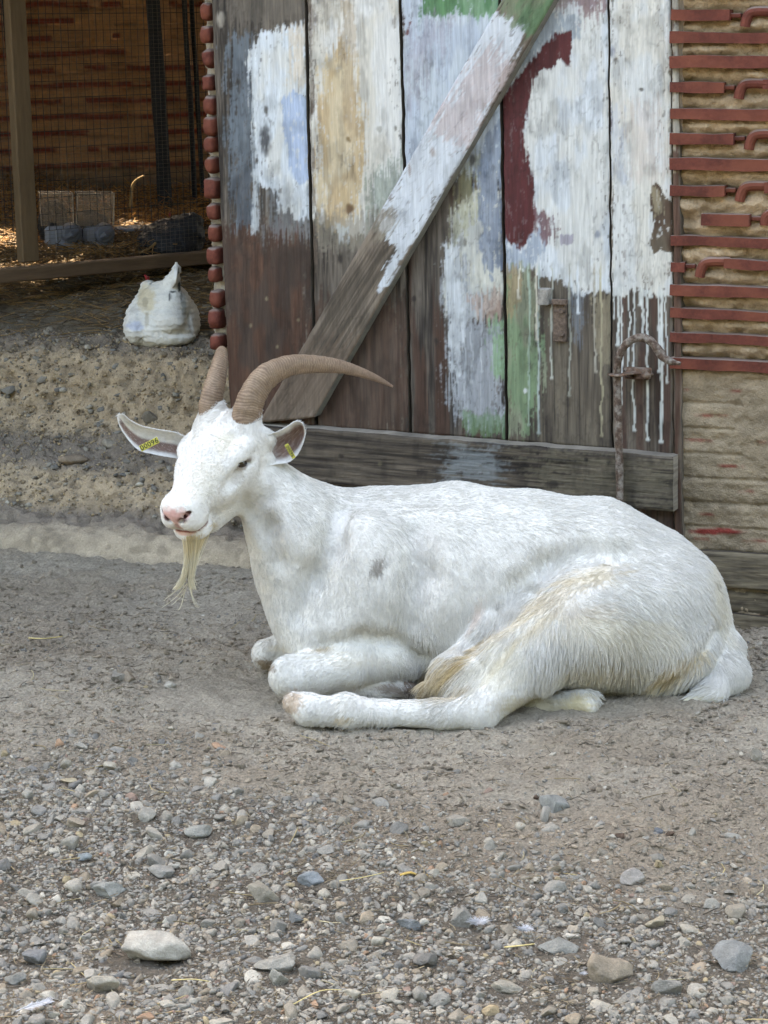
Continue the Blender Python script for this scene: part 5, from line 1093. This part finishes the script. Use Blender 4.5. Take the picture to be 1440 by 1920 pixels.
def hairs(name, roots, nrm, D, L, rad, col, parent, lift=.30, clump=.15, seed=1, nseg=4, m=None, grav=.25, taper=.35, cell=0):
    r = np.random.default_rng(seed); n = len(roots)
    T = D - nrm * (D * nrm).sum(1)[:, None]; T /= np.linalg.norm(T, axis=1)[:, None] + 1e-9; B = np.cross(nrm, T)
    sx = (fbm(roots[:, 0] * 55, roots[:, 1] * 55, roots[:, 2] * 55, seed + 40, 2) - .5) * 2 * clump * .8 + (fbm(roots[:, 0] * 190, roots[:, 1] * 190, roots[:, 2] * 190, seed + 44, 2) - .5) * clump * 2.2 + r.normal(0, .12, n)
    T = T + B * sx[:, None]; T /= np.linalg.norm(T, axis=1)[:, None]
    lf = lift * (.85 + .35 * vn(roots[:, 0] * 120, roots[:, 1] * 120, roots[:, 2] * 120, seed + 60)) + r.normal(0, .03, n)
    P = np.zeros((n, nseg, 3)); d = T + nrm * lf[:, None]; d /= np.linalg.norm(d, axis=1)[:, None]; p = roots - nrm * .0008
    st = (L / (nseg - 1))[:, None]; P[:, 0] = p
    for k in range(1, nseg):
        p = p + d * st; P[:, k] = p; d = d - nrm * (.20 * lf[:, None]) + np.array([0, 0, -1.0]) * grav * (.12 + L[:, None] * 4); d /= np.linalg.norm(d, axis=1)[:, None]
    if cell:
        key = np.floor(roots / cell + r.normal(0, .12, roots.shape)).astype(np.int64); key = key[:, 0] * 73856093 ^ key[:, 1] * 19349663 ^ key[:, 2] * 83492791
        _, inv = np.unique(key, return_inverse=True); cnt = np.bincount(inv)[:, None, None]; mean = np.stack([np.stack([np.bincount(inv, P[:, k, a]) for a in range(3)], 1) for k in range(nseg)], 1) / cnt
        wgt = (np.linspace(0, 1, nseg) ** 1.3 * .62)[None, :, None]; P = P * (1 - wgt) + mean[inv] * wgt
        col = col * (.93 + .10 * r.uniform(0, 1, len(cnt))[inv])[:, None]
    hc = bpy.data.hair_curves.new(name); hc.add_curves([nseg] * n)
    hc.attributes['position'].data.foreach_set('vector', (P - GL).astype(np.float32).ravel()) if 'position' in hc.attributes else hc.points.foreach_set('position', (P - GL).astype(np.float32).ravel())
    ra = hc.attributes.get('radius') or hc.attributes.new('radius', 'FLOAT', 'POINT')
    rr = np.asarray(rad)[..., None] * np.ones((n, 1)) * np.linspace(1, taper, nseg)[None]; ra.data.foreach_set('value', rr.astype(np.float32).ravel())
    at = hc.attributes.new('Col', 'FLOAT_COLOR', 'POINT'); c4 = np.ones((n, nseg, 4), np.float32); c4[:, :, :3] = col[:, None]; at.data.foreach_set('color', c4.ravel())
    o = bpy.data.objects.new(name, hc); COL.objects.link(o); o.parent = parent; hc.materials.append(m); return o
def sample(V, F, n, seed, wfn=None):
    tri = np.concatenate([F[:, [0, 1, 2]], F[:, [0, 2, 3]]]) if F.shape[1] == 4 else F
    a, b_, c = V[tri[:, 0]], V[tri[:, 1]], V[tri[:, 2]]; ar = np.linalg.norm(np.cross(b_ - a, c - a), axis=1)
    if wfn is not None: ar = ar * wfn((a + b_ + c) / 3)
    r = np.random.default_rng(seed); i = r.choice(len(tri), n, p=ar / ar.sum()); s_, t_ = r.uniform(0, 1, n), r.uniform(0, 1, n); fl = s_ + t_ > 1; s_[fl] = 1 - s_[fl]; t_[fl] = 1 - t_[fl]
    return a[i] + (b_ - a)[i] * s_[:, None] + (c - a)[i] * t_[:, None]
M_fur = mat('white_coat', attr=True, rough=.7, spec=.12)
def wf(P):
    q = P - HO; f, l, w2 = q @ HF, q @ HS, q @ HU; u, v = proj(P)
    hd = (u < 500) & (v < 1030) & (f > -.15)
    k = np.where(hd, 1.5, 1.0) * np.where(P[:, 2] < .004, 0, 1) * np.where(P[:, 1] > 4.46, .45, 1)
    nose = (f > .134) & (w2 > -.062) & (np.abs(l) < .034); eye = (np.abs(f + .010) < .019) & (np.abs(w2 + .037) < .011) & (np.abs(np.abs(l) - .075) < .02)
    mouth = (f > .09) & (np.abs(w2 + .0775) < .0045)
    return k * np.where(nose | eye | mouth, 0, 1)
NH = 150000
rt = sample(V, F, NH, 5, wf); nn = S.grad(rt); D, L = flow(rt); rr_ = np.random.default_rng(9)
cc = goat_col(rt) * rr_.uniform(.86, 1.06, NH)[:, None]; cc = cc * (.93 + .14 * vn(rt[:, 0] * 420, rt[:, 1] * 420, rt[:, 2] * 420, 77))[:, None]; cc = np.clip(cc, 0, .80)
hairs('coat', rt, nn, D, L * rr_.uniform(.6, 1.2, NH), np.clip(.00016 + L * .012, .00022, .00048) * rr_.uniform(.7, 1.2, NH), cc, goat, m=M_fur, lift=.30, cell=.0062)
# beard
nb_ = 1500; r = np.random.default_rng(3); t0 = r.uniform(0, 1, nb_); s0 = r.normal(0, 1, nb_); ns = 9; P = np.zeros((nb_, ns, 3))
for k in range(ns):
    t = k / (ns - 1); Lh = r.uniform(.45, 1, nb_) ** .8 if k == 0 else Lh
    tt_ = t * Lh; root = t0 * 2 - 1
    cxp = 372 + 17 * root * (1 - tt_) ** 2.2 - 26 * tt_; cyp = (994 - 14 * root) * (1 - tt_) + tt_ * 1106; wdt = 9 * (1 - tt_) ** .7 + 2 + 8 * tt_ ** 6
    off = s0 * .5 * wdt + (np.sign(s0) * 12 * tt_ ** 5) + (vn(t0 * 30, tt_ * 2) - .5) * 14 * tt_ ** 2
    q = PY(cxp + off, cyp, np.full(nb_, 4.205) + .012 * root * (1 - tt_)); q[:, 1] += (r.normal(0, .003, nb_) if k == 0 else 0) + (np.sin(s0 * 9) * .012) * (1 - tt_ * .6); P[:, k] = q
ex = []
for pts in ([(350, 1095), (335, 1115), (318, 1130), (300, 1142)], [(352, 1095), (345, 1115), (340, 1135), (333, 1148)], [(360, 1095), (360, 1115), (364, 1130), (372, 1142)], [(348, 1090), (325, 1112), (310, 1124), (312, 1128)], [(346, 1105), (340, 1118), (330, 1128), (322, 1136)], [(358, 1080), (356, 1100), (362, 1122), (378, 1146)]):
    q = smooth_path([G(x, y, 4.2) for x, y in pts], 3)[:9]
    while len(q) < 9: q = np.vstack([q, q[-1:] + (q[-1:] - q[-2:-1])])
    for j in range(3): ex.append(q + np.random.default_rng(j).normal(0, .0007, 3) + np.linspace(0, 1, 9)[:, None] * np.random.default_rng(j + 50).normal(0, .002, 3))
P = np.concatenate([P, np.array(ex)]); n = len(P)
hc = bpy.data.hair_curves.new('beard'); hc.add_curves([9] * n)
hc.attributes['position'].data.foreach_set('vector', (P - GL).astype(np.float32).ravel())
ra = hc.attributes.get('radius') or hc.attributes.new('radius', 'FLOAT', 'POINT'); ra.data.foreach_set('value', (np.ones((n, 1)) * np.linspace(.00042, .00022, 9)[None]).astype(np.float32).ravel())
at = hc.attributes.new('Col', 'FLOAT_COLOR', 'POINT'); c4 = np.ones((n, 9, 4), np.float32); c4[:, :, :3] = lin((222, 212, 186)) * np.random.default_rng(1).uniform(.75, 1.1, n)[:, None, None]; c4[:, :4, :3] *= np.array([.92, .84, .70]); at.data.foreach_set('color', c4.ravel())
o = bpy.data.objects.new('beard', hc); COL.objects.link(o); o.parent = goat; hc.materials.append(M_fur)

# horns
M_horn = mat('ridged_horn', attr=True, rough=.6, spec=.35, n1=(45, .8, 1.15), n2=(260, .8, 1.15), bump=[(220, .0015, 4)])
def horn(sgn, lk):
    C0 = [(-.085, .040, -.02, .042), (-.110, .046, .010, .0405), (-.140, .054, .033, .037), (-.18, .068, .046, .0330), (-.225, .098, .040, .0255), (-.27, .133, .008, .0205), (-.31, .168, -.035, .0150), (-.345, .200, -.09, .009), (-.365, .222, -.132, .0028)] if sgn > 0 else \
        [(-.085, .040, -.02, .035), (-.110, .046, .012, .0335), (-.14, .047, .032, .031), (-.18, .053, .044, .027), (-.22, .065, .050, .0215), (-.255, .088, .036, .0165), (-.285, .115, .000, .0125), (-.315, .150, -.050, .008), (-.335, .180, -.080, .003)]
    Q = smooth_path([np.array([*HP(f, sgn * (.042 + (l - .042) * lk), u), r_ * (.87 if sgn > 0 else .84)]) for f, l, u, r_ in C0], 30); pts = Q[:, :3]; rad = Q[:, 3]
    m = len(pts); n = 40; T = np.gradient(pts, axis=0); T /= np.linalg.norm(T, axis=1)[:, None]; s_ = np.r_[0, np.cumsum(np.linalg.norm(np.diff(pts, axis=0), axis=1))]
    side = HS * sgn; V = []; cs = []
    for i in range(m):
        x = side - T[i] * (side @ T[i]); x /= np.linalg.norm(x); y = np.cross(T[i], x) * sgn
        th = 2 * np.pi * np.arange(n) / n; fade = 1 - sstep(.70, .97, i / m)
        ph = s_[i] / .0050 + .5 * np.sin(th * 2) + 1.5 * vn(th * 1.2 + 9, s_[i] * 60)
        rg = (np.abs((ph % 1) - .5) * 2) ** 1.0; big = np.sin(s_[i] / .021 * 2 * np.pi + .4) * .022
        rr = rad[i] * (1 + fade * (.022 * (rg - .5) + big * .8) + .05 * fade * np.clip(np.cos(th - np.pi / 2), 0, 1) ** 6 + .03 * (vn(np.cos(th) * 2 + 5, s_[i] * 80 + np.sin(th)) - .5))
        V.append(pts[i] + (np.cos(th) * rr * .80)[:, None] * x + (np.sin(th) * rr)[:, None] * y)
        b0 = lin((160, 138, 114)); b1 = lin((98, 76, 62)); tip = lin((124, 102, 86)); k = np.clip(.25 + .65 * (1 - rg) * fade + .45 * (fbm(th * 1.5, s_[i] * 45, 0, 8, 3) - .5), 0, 1)[:, None]
        c = b0 * (1 - k) + b1 * k; tk = sstep(.6, .95, i / m); cs.append(c * (1 - tk) + tip * tk * (.8 + .3 * vn(th * 3, s_[i] * 90))[:, None])
    V = np.concatenate(V); j = np.arange(n); F = [np.stack([i * n + j, i * n + (j + 1) % n, (i + 1) * n + (j + 1) % n, (i + 1) * n + j], 1) for i in range(m - 1)]
    F = np.concatenate(F); 
    if sgn < 0: F = F[:, ::-1]
    mk('horn', V - GL, F, M_horn, goat, np.concatenate(cs))
horn(1, 1.0); horn(-1, 1.0)

# ears
M_ear = mat('ear_skin', attr=True, rough=.8, spec=.15, n1=(120, .85, 1.1), bump=[(150, .003, 4)])
def ear(T_, B_, y0, y1, cup, inner, flip=False):
    n, mth = 26, 19; tp = smooth_path([(*p, 0) for p in T_], 8)[:, :2]; bp = smooth_path([(*p, 0) for p in B_], 8)[:, :2]
    rs = lambda P: np.stack([np.interp(np.linspace(0, 1, n), np.linspace(0, 1, len(P)), P[:, k]) for k in (0, 1)], 1)
    tp, bp = rs(tp), rs(bp); s_ = np.linspace(0, 1, mth); FRONT = []; BACK = []; CF = []; CBk = []
    for i in range(n):
        t = i / (n - 1); Yb = y0 + (y1 - y0) * t
        for s in s_:
            px = tp[i] * (1 - s) + bp[i] * s; w_ = math.sin(math.pi * s); cu = cup(t) * (w_ ** .7)
            p = G(px[0], px[1], Yb + cu); FRONT.append(p); BACK.append(p + np.array([0, 1, .0]) * (.0035 + .004 * w_) )
            e = min(s, 1 - s, (1 - t) * 1.2); k = inner(t, s) * float(sstep(.03 + .07 * vn(px[0] * .11, px[1] * .2), .22, e)); nzz = .75 + .5 * vn(px[0] * .35, px[1] * .12)
            CF.append(np.array([.76, .75, .72]) * (1 - k) + lin((120, 92, 82)) * nzz * k); CBk.append([.78, .775, .755])
    V = np.array(FRONT + BACK); F = [gridf(mth, n), gridf(mth, n, n * mth)[:, ::-1]]
    def st(a): a = np.array(a); F.append(np.stack([a[:-1], a[1:], a[1:] + n * mth, a[:-1] + n * mth], 1))
    st([i * mth for i in range(n)][::-1]); st([i * mth + mth - 1 for i in range(n)]); st([(n - 1) * mth + j for j in range(mth)][::-1])
    o = mk('ear', V - GL, np.concatenate(F), M_ear, goat, np.array(CF + CBk)); return V, np.concatenate(F), np.array(CF + CBk), n * mth
e1 = ear([(480, 826), (498, 817), (521, 809), (538, 800), (550, 792), (560, 790), (568, 796), (572, 808)], [(486, 876), (502, 873), (522, 870), (542, 866), (557, 853), (567, 834), (571, 820), (572, 812)], 4.30, 4.32, lambda t: .030 * (math.sin(math.pi * min(t * .8 + .15, 1))) + .004, lambda t, s: .95 * sstep(.06, .30, t))
e2 = ear([(352, 822), (330, 811), (294, 805), (264, 798), (243, 787), (231, 777), (223, 777)], [(352, 862), (322, 858), (289, 852), (260, 844), (239, 823), (225, 801), (220, 785)], 4.36, 4.30, lambda t: .022 * math.sin(math.pi * min(t * .7 + .25, 1)), lambda t, s: .92 * float(sstep(.40, .52, s)))
hr = []; hcx = []; hn = []; hL = []; hd_ = []
for (V_, F_, c_, nf), tip, base in ((e1, (570, 800), (488, 855)), (e2, (224, 780), (338, 840))):
    pts = sample(V_, F_, 3400, 7); ud = G(*tip, 4.31) - G(*base, 4.31); ud /= np.linalg.norm(ud)
    from mathutils.bvhtree import BVHTree
    bv = BVHTree.FromPolygons(V_.tolist(), F_.tolist()); nr = np.array([bv.find_nearest(Vector(p))[1] for p in pts])
    idx = np.array([bv.find_nearest(Vector(p))[2] for p in pts]); hr.append(pts); hn.append(nr); hcx.append(c_[F_[idx, 0]]); hd_.append(np.tile(ud, (len(pts), 1))); hL.append(np.full(len(pts), .008))
hr, hn, hcx, hd_, hL = map(np.concatenate, (hr, hn, hcx, hd_, hL)); pale = (hcx.mean(1) < .4) & (np.random.default_rng(6).uniform(0, 1, len(hcx)) < .22); hL[pale] *= 1.9; hcx = np.where(hcx.mean(1)[:, None] < .4, hcx * 1.2, hcx); hcx[pale] = [.52, .47, .42]
hairs('ear_hair', hr, hn, hd_ + np.array([0, 0, .3]), hL * np.random.default_rng(2).uniform(.5, 1.5, len(hL)), np.full(len(hL), .00022), hcx, goat, m=M_fur, lift=.2, seed=4, grav=.0)
# eyes
M_eye = mat('amber_eye', (.03, .019, .011), .12, spec=.6, n1=(200, .6, 1.5)); M_pup = mat('slit_pupil', (.004, .004, .004), .1, spec=.6)
V0, F0 = ICO[3]
for l in (1, -1):
    c = HP(-.010, .0645 * l, -.037); b = MB(); b.add(c + V0 * .0135, F0); loc(b, GL); e = b.build('eye', M_eye, goat, True)
    b = MB(); Q = V0 * [.0065, .002, .0026]; b.add(c + HS * l * .0125 + Q[:, :1] * (HF * .8 + HU * .6) + Q[:, 1:2] * HS + Q[:, 2:] * (HU * .8 - HF * .6), F0); loc(b, GL); b.build('pupil', M_pup, e, True)
# ear tags with their number
M_tag = mat('yellow_tag', (.44, .40, .07), .5, n1=(80, .85, 1.1)); M_ink = mat('black_ink', (.02, .02, .015), .6)
def eartag(cx_, cy_, ang, ln, ht, Y, txt, lab):
    a = R(ang); X_ = math.cos(a) * CR + math.sin(a) * CU; Yv = -math.sin(a) * CR + math.cos(a) * CU; o3 = G(cx_, cy_, Y); k = kpx(o3)
    b = MB(); b.box(o3, X_ * ln * k / 2, Yv * ht * k / 2, CB * .001, bev=.0008); loc(b, GL); t = b.build('ear_tag', M_tag, goat)
    if lab: t['label'] = lab
    cu = bpy.data.curves.new('tag_number', 'FONT'); cu.body = txt; cu.size = ht * k * 1.12; cu.align_x = 'CENTER'; cu.align_y = 'CENTER'; cu.offset = .00012; cu.extrude = .0002; cu.space_character = 1.12
    to = bpy.data.objects.new('tag_number', cu); COL.objects.link(to); to.parent = t; cu.materials.append(M_ink)
    p = o3 + CB * .0014 - GL; M4 = Matrix([[X_[0], Yv[0], CB[0], p[0]], [X_[1], Yv[1], CB[1], p[1]], [X_[2], Yv[2], CB[2], p[2]], [0, 0, 0, 1]])
    bpy.context.view_layer.update(); me = bpy.data.meshes.new_from_object(to); bpy.data.objects.remove(to); me.transform(M4); to = bpy.data.objects.new('tag_number', me); COL.objects.link(to); to.parent = t
eartag(280, 833, 27, 38, 12, 4.300, '00096', 'yellow tag with black digits on the ear over the bank')
eartag(544, 846, -60, 30, 7.5, 4.300, '00096', 'yellow tag seen edge-on in the ear by the door')
# hooves of the hind foot and of the folded forefoot
M_hoof = mat('grey_hoof', (.17, .13, .10), .6, n1=(60, .7, 1.2))
for pts in ([(755, 1290, 4.245), (772, 1290, 4.25), (784, 1291, 4.25)], [(556, 1318, 4.08), (545, 1318, 4.085), (536, 1314, 4.09)]):
    b = MB(); b.tube([G(*p) for p in pts], [.016, .013, .007], 12); loc(b, GL); b.build('hoof', M_hoof, goat, True)

q = smooth_path([G(976, 1225, 4.128), G(950, 1236, 4.112), G(934, 1252, 4.102), G(927, 1288, 4.085)], 4); b = MB(); b.tube(q, .0007, 5); tag(b.build('dark_stalk', M_dung, None, True), 'thin curved dark stalk stuck in the hair of the goat thigh', 'stalk')
